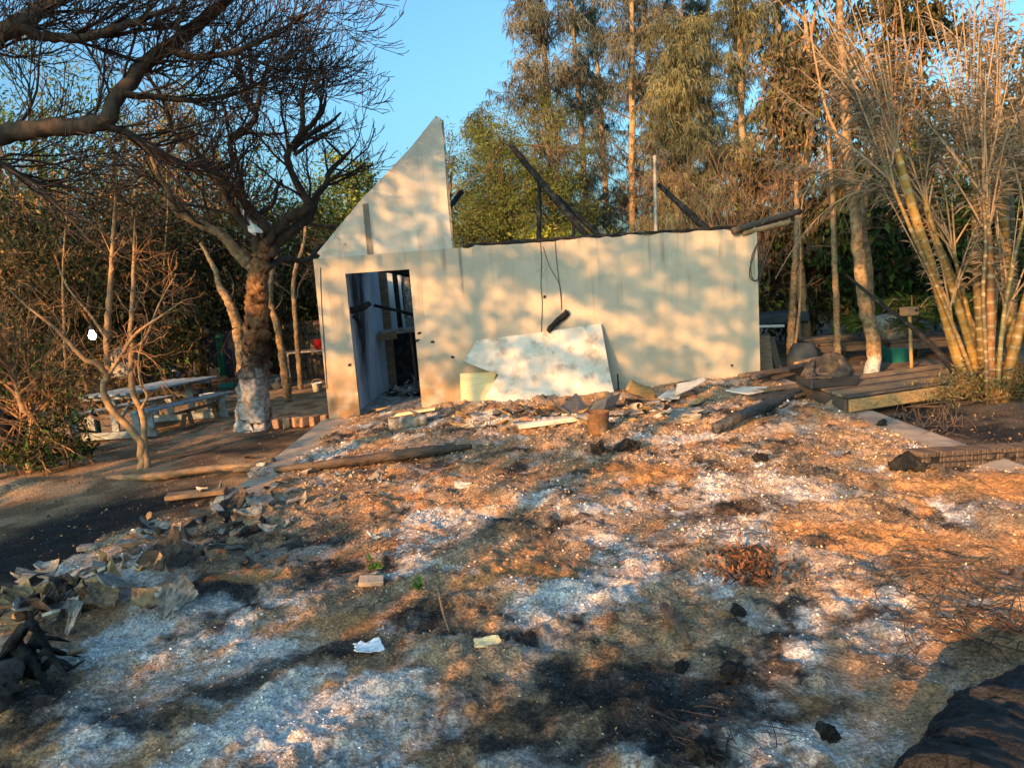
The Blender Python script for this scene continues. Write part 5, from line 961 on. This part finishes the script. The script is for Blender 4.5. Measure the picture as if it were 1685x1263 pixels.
for i in range(40):
    px, py = rg.uniform(400, 640), rg.uniform(750, 830)
    mm = ['grey_board', 'grey_board', 'ashen', 'wood_dark'][rg.randint(4)]
    flake('small %s shard near the brown log on the slab' % ADJ[mm], px, py, rg.uniform(.06, .2), rg.uniform(.04, .12), mm, 1500 + i, (rg.normal() * .4, rg.normal() * .4, rg.rand() * 6), 'grey_shard', 'shard', .3, .03, 'grey shards on the slab', .006, 5)
# charred roots and stump at the lower left
t = thing('charred_stump', 'charred root stump at the left edge of the foreground', 'stump', ga(25, 1110)); rg = RNG(99); c = ga(30, 1105)
for k in range(14):
    d = rg.rand() * 6.28; q = [c + np.array([cos(d), sin(d), 0]) * s + UP * (.10 - .3 * s + .05 * rg.normal()) for s in (0, .1, .2, .32)]
    V, Fs = log(q, [.03, .024, .014, .005], 18, 8, rg, .5); mk('root', V, Fs, M['char'], t, None, True)
V, Fs = log([ga(-20, 1180, .02), ga(15, 1150, .12), ga(40, 1140, .10)], [.11, .10, .05], 14, 12, rg, .3); single('burnt_log_end', (V, Fs), M['wood_dark'], 'dark brown burnt log end below the charred root stump', 'log', None, True)
V, Fs = bar(g(128, 902, -.12), g(172, 897, -.12), .08, .05, .01); single('white_offcut', (V, Fs), M['grey_board'], 'pale offcut lying on the blackened yard', 'offcut')
for i, (px, py, s) in enumerate(((12, 806, .10), (36, 803, .08), (58, 800, .075))):
    bm = bmesh.new(); bmesh.ops.create_icosphere(bm, subdivisions=3, radius=1.0); V = np.array([v.co[:] for v in bm.verts]); Fq = np.array([[v.index for v in f.verts] for f in bm.faces]); bm.free()
    V = V * (1 + 1.5 * (fbm(V[:, 0] * 2 + i * 5, V[:, 1] * 2 + V[:, 2], 330, 4) - .5))[:, None] * np.array([s * 1.3, s, s * .7]); single('earth_clod', (V + g(px, py, -.10), Fq), M['brick'], ['leftmost earth clod on the low berm', 'middle earth clod on the low berm', 'earth clod on the berm nearest the bush'][i], 'clod', None, True)
bl = ['leftmost', 'second', 'third', 'fourth', 'fifth', 'last']
for i in range(6):
    x = 455 + i * 16; V, Fs = box(g(x, 697 - i * 1.5, -.06), (.1 if i < 3 else .2, .1, .16), rz(.3 * i), .012, .006, RNG(i)); single('brick', (V, Fs), M['brick'], '%s tan brick of the short row by the house corner' % (bl[i] + (' from the tree' if 0 < i < 5 else '')), 'brick', 'bricks by the house corner')

# ================================================================== LEFT YARD
def zone(px, py, z=-.15): return g(px, py, z)
# picnic table
o0 = g(190, 722, -.16); t = thing('picnic_table', 'pale blue wooden picnic table behind the sapling', 'table', o0)
ax = norm(g(258, 717, -.16) - g(117, 727, -.16)); dp = norm(np.array([.42, .9, 0])); q_ = lambda a, d, h: o0 + ax * a + dp * d + UP * h
def tb_(name, p, q, w, h, m='blue_paint', par=None, za=(0, 0, 1)): V, Fs = bar(q_(*p), q_(*q), w, h, .006, za); return mk(name, V, Fs, M[m], par or t)
for d in (0, 1.5):
    tb_('base_rail', (-.72, d, .06), (.68, d, .06), .06, .11)
    for a, h in ((-.62, .34), (-.34, .36), (.04, .64), (.38, .36), (.60, .34)): tb_('post', (a, d, .12), (a, d, h), .11, .05)
    tb_('seat_rail', (-.74, d, .37), (-.3, d, .37), .06, .06); tb_('seat_rail', (.3, d, .37), (.72, d, .37), .06, .06); tb_('top_rail', (-.42, d, .66), (.42, d, .66), .06, .05)
tb_('brace', (.1, .02, .30), (.3, .02, .56), .08, .04)
for a in (-.66, -.50, .44, .62): tb_('seat_plank', (a, -.1, .42), (a, 1.7, .42), .14, .035)
for a in (-.34, -.17, 0, .17, .34): tb_('top_plank', (a, -.12, .71), (a, 1.72, .71), .15, .035)
# dark covered long table behind
o1 = g(215, 668, -.16); t = thing('covered_table', 'long table under a dark cloth behind the picnic table', 'table', o1); cz_ = .78
c0 = at(165, 622, o1[1]); c1 = at(292, 612, o1[1] + .4); zt = (c0[2] + c1[2]) / 2
V, Fs = bar(c0 * [1, 1, 0] + UP * zt, c1 * [1, 1, 0] + UP * zt, .7, .05, .01); mk('table_top', V, Fs, M['wood_dark'], t)
for p in (c0 + [.1, -.28, 0], c1 + [-.1, -.28, 0], c0 + [.1, .28, 0], c1 + [-.1, .28, 0]): V, Fs = bar([p[0], p[1], -.2], [p[0], p[1], zt - .03], .05, .05); mk('leg', V, Fs, M['wood_dark'], t)
mx_ = (c0 + c1) / 2; V, Fs = bar(c0 * [1, 1, 0] + UP * (zt - .14) + [0, -.37, 0], c1 * [1, 1, 0] + UP * (zt - .14) + [0, -.37, 0], .02, .30, .004); mk('cloth_drop', V, Fs, M['navy'], t)
V, Fs = bar(c0 * [1, 1, 0] + UP * (zt + .035), c0 * [1, 1, 0] + UP * (zt + .035) + (c1 - c0) * .35 * [1, 1, 0], .74, .02, .004); single('white_sheet', (V, Fs), M['plastic_sheet'], 'folded white sheet on the left end of the dark covered table', 'sheet')
def lump(label, p, s, m, seed, name, cat, k=.5):
    bm = bmesh.new(); bmesh.ops.create_icosphere(bm, subdivisions=3, radius=1.0); V = np.array([v.co[:] for v in bm.verts]); Fq = np.array([[v.index for v in f.verts] for f in bm.faces]); bm.free()
    V = V * (1 + k * (fbm(V[:, 0] * 2.4 + seed, V[:, 1] * 2.4 + V[:, 2] * 2, 340, 4) - .5))[:, None] * np.array(s); V[:, 2] = np.maximum(V[:, 2], -s[2] * .8); single(name, (V + np.asarray(p), Fq), M[m], label, cat, None, True)
lump('crumpled green cloth on the dark covered table', at(270, 607, c1[1]), (.28, .2, .1), 'green_cloth', 3, 'green_cloth', 'cloth')
lump('blue and white printed cloth bundle hanging off the dark table', at(289, 625, c1[1] - .1), (.16, .16, .28), 'blue_print', 5, 'cloth_bundle', 'cloth')
lump('orange-red cloth behind the blue printed bundle', at(302, 620, c1[1] + .5), (.1, .1, .16), 'red_plastic', 6, 'red_cloth', 'cloth')
lump('dark bundle lying on the ground right of the covered table', g(305, 650, .0), (.36, .22, .17), 'black_plastic', 7, 'dark_bundle', 'bundle')
lump('pale grey sack standing behind the sapling stems', at(205, 597, 14), (.28, .2, .36), 'grey_board', 8, 'pale_sack', 'sack', .3)
# low bench with planks
o2 = g(330, 700, -.16); t = thing('low_bench', 'low wooden bench with slanting pale legs behind the picnic table', 'bench', o2)
a0, a1 = at(300, 678, o2[1]), at(358, 662, o2[1] + .7)
for k in (-.14, 0, .14): V, Fs = bar(a0 + [k * .5, k, 0], a1 + [k * .5, k, 0], .10, .03, .004); mk('seat_plank', V, Fs, M['wood' if k else 'wood_dark'], t)
for p, dx in ((a0 + [.08, -.1, 0], -.08), (a0 + [.05, .12, 0], .04), (a1 + [-.05, -.1, 0], .06), (a1 + [-.08, .1, 0], .03)): V, Fs = bar([p[0] + dx, p[1], -.18], [p[0], p[1], p[2] - .02], .07, .04); mk('leg', V, Fs, M['wood'], t)
# bowl on a stool
o3 = g(345, 668, -.16); zt = at(345, 657, o3[1])[2]
t = thing('stool', 'small dark stool under the white bowl', 'stool', o3); V, Fs = box(o3 * [1, 1, 0] + UP * (zt - .02), (.4, .3, .03), None, .005); mk('seat', V, Fs, M['wood_dark'], t)
for a, b_ in ((-1, -1), (1, -1), (-1, 1), (1, 1)): V, Fs = bar([o3[0] + a * .16, o3[1] + b_ * .11, -.2], [o3[0] + a * .16, o3[1] + b_ * .11, zt - .035], .035, .035); mk('leg', V, Fs, M['wood_dark'], t)
V, Fs = lathe([(0, 0), (.09, 0), (.14, .05), (.165, .11), (.172, .112), (.165, .12), (.155, .11), (.13, .055), (.08, .012), (0, .01)], 24); single('white_bowl', (V + o3 * [1, 1, 0] + UP * (zt - .004), Fs), M['white_enamel'], 'white enamel bowl on the small dark stool', 'bowl', None, True)
# metal-legged table and red buckets
o4 = g(510, 632, -.16); t = thing('metal_table', 'thin metal-legged table between the bare tree and the house', 'table', o4)
zt = at(510, 577, o4[1])[2]; cT = o4 * [1, 1, 0] + UP * zt
V, Fs = box(cT, (1.0, .5, .03), rz(.1), .004); mk('table_top', V, Fs, M['iron'], t)
for a, b_ in ((-1, -1), (1, -1), (-1, 1), (1, 1)): p = rz(.1) @ np.array([a * .46, b_ * .22, 0]); V, Fs = bar(o4 * [1, 1, 0] + p - UP * .2, cT + p - UP * .02, .035, .035); mk('leg', V, Fs, M['iron'], t)
def bucket(label, c, r, h, m, name='bucket', handle=True, cat='bucket'):
    t = thing(name, label, cat, c); V, Fs = lathe([(0, 0), (r * .8, 0), (r, h * .96), (r * 1.06, h * .97), (r * 1.06, h), (r * .97, h), (r * .78, .02), (0, .02)], 22); mk('body', V + c, Fs, M[m], t, None, True)
    if handle: P = np.array([[cos(a) * r * 1.02, 0, h * .94 + sin(a) * r * .8] for a in np.linspace(0, pi, 14)]) @ rz(.4).T + c; V, Fs = tubes(P[None], np.full((1, 14), .006), 5); mk('handle', V, Fs, M['iron'], t)
cB = g(488, 627, -.16) + [0, .5, 0]; bucket('tall red plastic bin behind the metal table', cB * [1, 1, 0] + UP * -.16, .2, .62, 'red_plastic', 'red_bin', False, 'bin')
bucket('red basin on the metal table beside the house edge', cT + [.34, .1, .016], .17, .22, 'red_plastic', 'red_basin', False, 'basin')
bucket('small white pail on the ground under the metal table', g(523, 645, -.16), .11, .2, 'white_enamel', 'white_pail')
lump('dark sack slumped on the ground beside the whitewashed tree', g(452, 632, -.05), (.3, .25, .22), 'slate', 12, 'dark_sack', 'sack')
# clothes hanging and broom
o5 = g(368, 648, -.16); t = thing('clothes_rack', 'clothes rail hung with dark cloths left of the whitewashed tree', 'clothes rack', o5)
pl, pr = at(335, 552, o5[1]), at(402, 548, o5[1])
for p in (pl, pr): V, Fs = bar([p[0], p[1], -.2], p, .05, .05); mk('post', V, Fs, M['wood_dark'], t)
V, Fs = bar(pl + UP * .02, pr + UP * .02, .04, .04); mk('rail', V, Fs, M['wood_dark'], t)
for k, (u, w, L, m) in enumerate(((.16, .22, .75, 'navy'), (.36, .2, .95, 'green_cloth'), (.55, .2, 1.0, 'navy'), (.74, .2, .85, 'slate'), (.92, .18, .6, 'navy'))):
    c = pl + (pr - pl) * u; rg = RNG(k); n = 9; a, b_ = np.meshgrid(np.linspace(-.5, .5, n), np.linspace(0, 1, n), indexing='ij'); X = c[0] + a * w * (1 - .15 * b_); Yy = c[1] - .03 + .035 * np.sin(a * 14 + k) * (.3 + b_) - .02; Z = c[2] + .05 - b_ * L + .02 * np.sin(a * 9)
    V = np.stack([X, Yy, Z], -1).reshape(-1, 3); i = np.arange(n * n).reshape(n, n); q = np.stack([i[:-1, :-1], i[1:, :-1], i[1:, 1:], i[:-1, 1:]], -1).reshape(-1, 4); V = np.concatenate([V, V + [0, .012, 0]]); single('hanging_cloth', (V, [np.concatenate([q, q[:, ::-1] + n * n])]), M[m], ['leftmost dark cloth on the clothes rail', 'long green cloth second on the clothes rail', 'long navy cloth in the middle of the clothes rail', 'slate-grey cloth right of the middle on the clothes rail', 'short dark cloth at the tree end of the clothes rail'][k], 'cloth', 'cloths on the rail', True)
lump('brown straw hat on the left post of the clothes rail', pl + [0, -.04, .06], (.15, .15, .13), 'straw', 14, 'straw_hat', 'hat', .3)
t = thing('broom', 'upright broom with turquoise head beside the clothes rail', 'broom', g(375, 640, -.16)); p = g(375, 640, -.16); V, Fs = bar(p + UP * .12, p + [0, .05, .95], .025, .025); mk('handle', V, Fs, M['wood'], t); V, Fs = box(p + UP * .08, (.36, .1, .12), None, .02); mk('head', V, Fs, M['teal'], t)
# green bottle by the table, blue tub at the frame edge
p = g(164, 718, -.16); V, Fs = lathe([(0, 0), (.075, 0), (.08, .02), (.08, .30), (.06, .38), (.025, .44), (.025, .5), (0, .5)], 16); single('green_bottle', (V + p + [0, -.08, 0], Fs), M['green_cloth'], 'tall green bottle standing against the picnic table', 'bottle', None, True)
p = at(8, 692, 10.8); p[2] = -.16; t_ = at(8, 675, 10.8)[2]; V, Fs = lathe([(0, 0), (.22, 0), (.27, t_ + .16), (.29, t_ + .17), (.25, t_ + .16), (.2, .03), (0, .03)], 22); single('blue_tub', (V + p, Fs), M['blue_tub'] if 'blue_tub' in M else M['navy'], 'dark blue tub at the left frame edge behind the bush', 'tub', None, True)
# lit bulb
p = at(152, 553, 12.2); t = thing('lamp', 'lit white bulb glowing in the thicket at the left', 'lamp', p)
em = bpy.data.materials.new('lit_bulb'); em.use_nodes = True; nb_ = em.node_tree.nodes['Principled BSDF']; nb_.inputs['Emission Color'].default_value = (.85, 1.0, .92, 1); nb_.inputs['Emission Strength'].default_value = 25
V, Fs = lathe([(0, -.06), (.022, -.056), (.042, -.04), (.055, -.016), (.057, .01), (.052, .034), (.04, .06), (.03, .08), (.03, .1)], 20); mk('bulb', V + p, Fs, em, t, None, True)
V, Fs = lathe([(.032, .1), (.034, .1), (.034, .17), (.01, .18), (0, .18)], 14); mk('socket', V + p, Fs, M['black_plastic'], t, None, True)
P = spline([p + UP * .18, p + [.05, .1, .9], p + [.3, .6, 1.8]], 12); V, Fs = tubes(P[None], np.full((1, 12), .006), 5); mk('flex', V, Fs, M['cable'], t)
# bush at the left edge
leafy('leafy_bush', 'half-dry leafy bush on a stout stem at the left edge', g(48, 775, -.16), 1.5, [(0, .1, 1.3, .8, .5, .6), (-.6, .1, 1.5, .6, .5, .7), (.6, .1, 1.0, .6, .4, .5), (.2, 0, .35, .7, .4, .3), (-.5, 0, .3, .5, .4, .3)], 2600, .09, DRY + GREEN[:2] + [(.22, .18, .05)], 1601, .07, clump=.2, drop=1.2, asp=.3, clumps=40, cat='bush', sticks=6, nb=24, m='pale_bark')
leafy('ground_shrub', 'low dark shrub at the foot of the leafy bush', g(110, 770, -.16), .7, [(0, 0, .4, .5, .3, .4), (-.4, 0, .3, .4, .3, .3)], 1300, .08, GREEN[:3] + DARK, 1602, .02, clump=.12, cat='shrub', stems=3, clumps=24, drop=.3)
# slatted fence at the back of the left yard
f0, f1 = at(440, 600, 17.5), at(560, 590, 17.2); t = thing('slat_fence', 'dark slat fence behind the red bin', 'fence', (f0 + f1) / 2 * [1, 1, 0] - UP * .2)
for i, u in enumerate(np.linspace(0, 1, 15)): c = f0 + (f1 - f0) * u; V, Fs = bar([c[0], c[1], -.2], [c[0], c[1], 1.25], .11, .02); mk('slat', V, Fs, M['wood_dark'], t)
for h in (.25, 1.0): V, Fs = bar(f0 * [1, 1, 0] + UP * h + [0, .03, 0], f1 * [1, 1, 0] + UP * h + [0, .03, 0], .03, .06); mk('fence_rail', V, Fs, M['wood_dark'], t)

# ================================================================== RIGHT YARD
DZ = .2
FL, FR, BL, BR = g(1397, 654, DZ), g(1640, 618, DZ), g(1318, 630, DZ), g(1640, 588, DZ)
t = thing('deck', 'low weathered wooden deck in front of the palms', 'deck', FL * [1, 1, 0] - UP * .1); npk = 9
for k in range(npk):
    s0 = (k + .5) / npk; a, b_ = FL + (BL - FL) * s0, FR + (BR - FR) * s0; w = np.linalg.norm(BL - FL) / npk * .82 - .012; V, Fs = bar(a - norm(b_ - a) * .03 * (k % 2), b_, w, .035, .005, jit=.003, rng=RNG(k)); mk('plank', V, Fs, M['wood' if k % 3 else 'wood_dark'], t)
V, Fs = bar(FL - [0, .01, .10], FR - [0, .01, .10], .04, .15, .006); mk('fascia', V, Fs, M['wood_gold'], t)
V, Fs = bar(FL + [-.02, .03, -.10], BL + [-.02, 0, -.10], .04, .15, .006); mk('fascia', V, Fs, M['wood_dark'], t)
for u in (.08, .5, .9): c = FL + (FR - FL) * u; V, Fs = bar([c[0], c[1] + .25, -.2], [c[0], c[1] + .25, DZ - .03], .12, .12); mk('deck_post', V, Fs, M['wood_dark'], t)
# open black sack on its tray
p = g(1372, 636, DZ + .03); t = thing('sack_trunk', 'black open sack slumped on a low trunk at the deck corner', 'sack', p)
V, Fs = box(p + [0, .2, .06], (.66, .40, .12), rz(.12), .012, .012); mk('trunk_base', V, Fs, M['black_plastic'], t)
S = 40; prof = [(.5, .20), (.52, .26), (.48, .36), (.40, .44), (.30, .47), (.26, .43), (.30, .34), (.34, .24), (0, .22)]; V, Fs = lathe(prof, S); a = np.arctan2(V[:, 1], V[:, 0]); V[:, 2] = .2 + (V[:, 2] - .2) * (.9 + .35 * np.cos(a - .3) + .55 * np.sin(a) + .10 * np.sin(a * 3)); V[:, 2] = .2 + (V[:, 2] - .2) * .8; V = V * np.array([.74, .44, 1]) * (1 + .06 * np.sin(a * 7 + V[:, 2] * 12) + .05 * np.sin(a * 13 - V[:, 2] * 30))[:, None] ** np.array([1, 1, 0]) + .03 * (fbm(a[:, None] * 3, V[:, 2:3] * 9, 77, 3) - .5) * np.array([[1, 1, 1]]); mk('open_sack', (V * [.88, .88, .85]) @ rz(.12).T + p + [0, .2, -.06], Fs, M['sack'], t, None, True)
# sign
p = g(1500, 609, .0); t = thing('signpost', 'blank wooden board on a thin pale post beside the palms', 'signpost', p); zt = at(1496, 507, p[1])[2]
V, Fs = log([p, p + [-.02, 0, zt * .5], p + [-.04, 0, zt]], .028, 10, 8, RNG(4), .06); mk('post', V, Fs, M['wood_gold'], t, None, True); c = at(1496, 512, p[1] - .05); V, Fs = box(c, (.30, .03, .14), rz(.05), .005); mk('board', V, Fs, M['wood'], t)
V, Fs = lathe([(0, 0), (.02, 0), (.02, .01), (0, .01)], 10); mk('knot_hole', V @ euler(pi / 2, 0, 0).T + c + [.10, -.022, .01], Fs, M['char'], t)
rawlog('long charred pole leaning down to the foot of the palms', [at(1392, 452, 11.2), at(1440, 492, 10.8), at(1494, 533, 10.3), at(1545, 580, 9.8), at(1598, 645, 9.2)], [.018, .024, .032, .04, .05], 'char', 97, name='charred_pole')
for i, (a, b_, rr, m) in enumerate((((1213, 622), (1320, 617), .045, 'wood_dark'), ((1218, 632), (1322, 622), .04, 'wood'), ((1240, 640), (1345, 612), .045, 'char_log'), ((1228, 640), (1300, 632), .035, 'wood_dark'), ((1310, 624), (1350, 614), .06, 'pale_bark'))):
    pa, pb_ = ga(*a, .08 + .04 * i), ga(*b_, .12 + .03 * i); rawlog(['topmost pole of the pile against the house right corner', 'brown pole second in the pile at the house right corner', 'charred pole slanting across the pile at the house corner', 'short dark pole at the front of the corner pile', 'thick pale pole end at the right of the corner pile'][i], [pa, (pa + pb_) / 2 + [0, 0, .01], pb_], rr, m, 1700 + i, 16, 10, .1, 'pole', 'pole')
for i, (a, b_, m) in enumerate((((1250, 650), (1340, 640), 'wood'), ((1235, 664), (1320, 652), 'wood_dark'), ((1300, 660), (1345, 650), 'wood'))):
    V, Fs = bar(ga(*a, .07), ga(*b_, .09), .16, .035, .006); single('loose_plank', (V, Fs), M[m], ['loose tan plank in front of the pole pile', 'dark loose plank behind the charred log tip', 'short loose plank end left of the deck corner'][i], 'plank')
lump('sunlit earth lump in front of the deck corner', ga(1395, 672, .03), (.28, .22, .13), 'brick', 21, 'earth_lump', 'clod', .7)
# background things under the trees
def bgbench(label, px, py, Y, L, h, m, name='bench', back=False, ang=0.0):
    c = at(px, py, Y); c[2] = -.12; t = thing(name, label, 'bench', c); r_ = rz(ang)
    def b_(nm, p, q, w, hh): V, Fs = bar(c + r_ @ np.array(p), c + r_ @ np.array(q), w, hh, .006); mk(nm, V, Fs, M[m], t)
    for y in (-.12, .02, .16): b_('seat_plank', (-L / 2, y, h), (L / 2, y, h), .12, .035)
    for x in (-L / 2 + .12, L / 2 - .12):
        for y in (-.12, .16): b_('leg', (x, y, 0), (x, y, h - .02), .07, .07)
        if back: b_('back_post', (x, .2, 0), (x, .22, h + .5), .05, .05)
    b_('apron', (-L / 2, -.15, h - .09), (L / 2, -.15, h - .09), .03, .12)
bgbench('wooden seat with two upright back posts behind the sack', 1355, 600, 14.2, 1.0, .42, 'wood', 'bench', True, .1)
bgbench('long low dark bench behind the pale whitewashed trunk', 1430, 598, 13.4, 1.9, .40, 'wood_dark', 'bench', False, -.05)
bgbench('dark wide bench between the sign and the palm stems', 1540, 590, 12.9, 1.8, .42, 'wood_dark', 'bench', False, .0)
p = g(1468, 586, .05); p = at(1468, 590, 13.2); p[2] = .30; V, Fs = lathe([(0, 0), (.24, 0), (.3, .2), (.34, .24), (.34, .42), (.30, .45), (0, .45)], 26); V[:, 2] += .02 * np.sin(V[:, 0] * 9); single('wicker_drum', (V + p, Fs), M['straw_grey'] if 'straw_grey' in M else M['grey_board'], 'grey woven drum standing on the bench behind the sign', 'drum', None, True)
p = at(1476, 592, 12.9); p[2] = -.1; V, Fs = lathe([(0, 0), (.2, 0), (.27, .3), (.29, .3), (.25, .28), (.18, .03), (0, .03)], 22); single('teal_tub', (V + p, Fs), M['teal'], 'dark teal tub below the woven drum', 'tub', None, True)
V, Fs = bar(at(1262, 612, 12.6), at(1256, 552, 12.9), .22, .05, .006, (0, 1, 0)); single('leaning_board', (V, Fs), M['wood'], 'board leaning upright behind the house right edge', 'board')
V, Fs = bar(at(1282, 612, 12.8), at(1268, 555, 13.0), .12, .05, .006, (0, 1, 0)); single('leaning_board', (V, Fs), M['wood_dark'], 'darker board leaning beside the upright one', 'board')
p = at(1268, 524, 15.0); V, Fs = box(p, (1.3, .9, .24), rz(.05), .06); single('dark_tarpaulin', (V, Fs), M['slate'], 'dark tarpaulin-covered bundle behind the house right edge', 'tarpaulin')
V, Fs = bar(at(1240, 537, 14.4), at(1290, 536, 14.4), .06, .05); single('white_pipe', (V, Fs), M['white_enamel'], 'white pipe under the dark tarpaulin bundle', 'pipe')
t = thing('trestle', 'trestle carrying the tarpaulin bundle', 'trestle', p * [1, 1, 0] - UP * .1)
for dx in (-.5, .5):
    for dy in (-.35, .35): V, Fs = bar([p[0] + dx, p[1] + dy, -.2], [p[0] + dx * .9, p[1] + dy, p[2] - .13], .08, .08); mk('leg', V, Fs, M['wood_dark'], t)
lump('dark green sack against the thin paired trunk', at(1322, 590, 13.0) * [1, 1, 0] + UP * .12, (.3, .25, .26), 'slate', 31, 'green_sack', 'sack')
# dry weeds at the foot of the palms
leafy('dry_weeds', 'dry yellowish weeds at the foot of the cane palms', g(1590, 662, -.06), .35, [(0, 0, .15, .7, .25, .16), (.9, 0, .12, .6, .2, .14), (-.4, .1, .12, .5, .2, .12)], 2600, .07, [(.30, .24, .12), (.22, .16, .07), (.14, .13, .05), (.18, .10, .05)], 1801, .01, clump=.1, cat='weeds', clumps=40, drop=-.3, asp=.25, stems=2)
leafy('dry_weeds', 'brown dry weeds at the right edge under the palms', g(1680, 655, -.06), .35, [(0, 0, .2, .8, .3, .2)], 1800, .08, DRY + GREEN[:1], 1802, .01, clump=.12, cat='weeds', clumps=30, drop=-.3, asp=.25, stems=2)
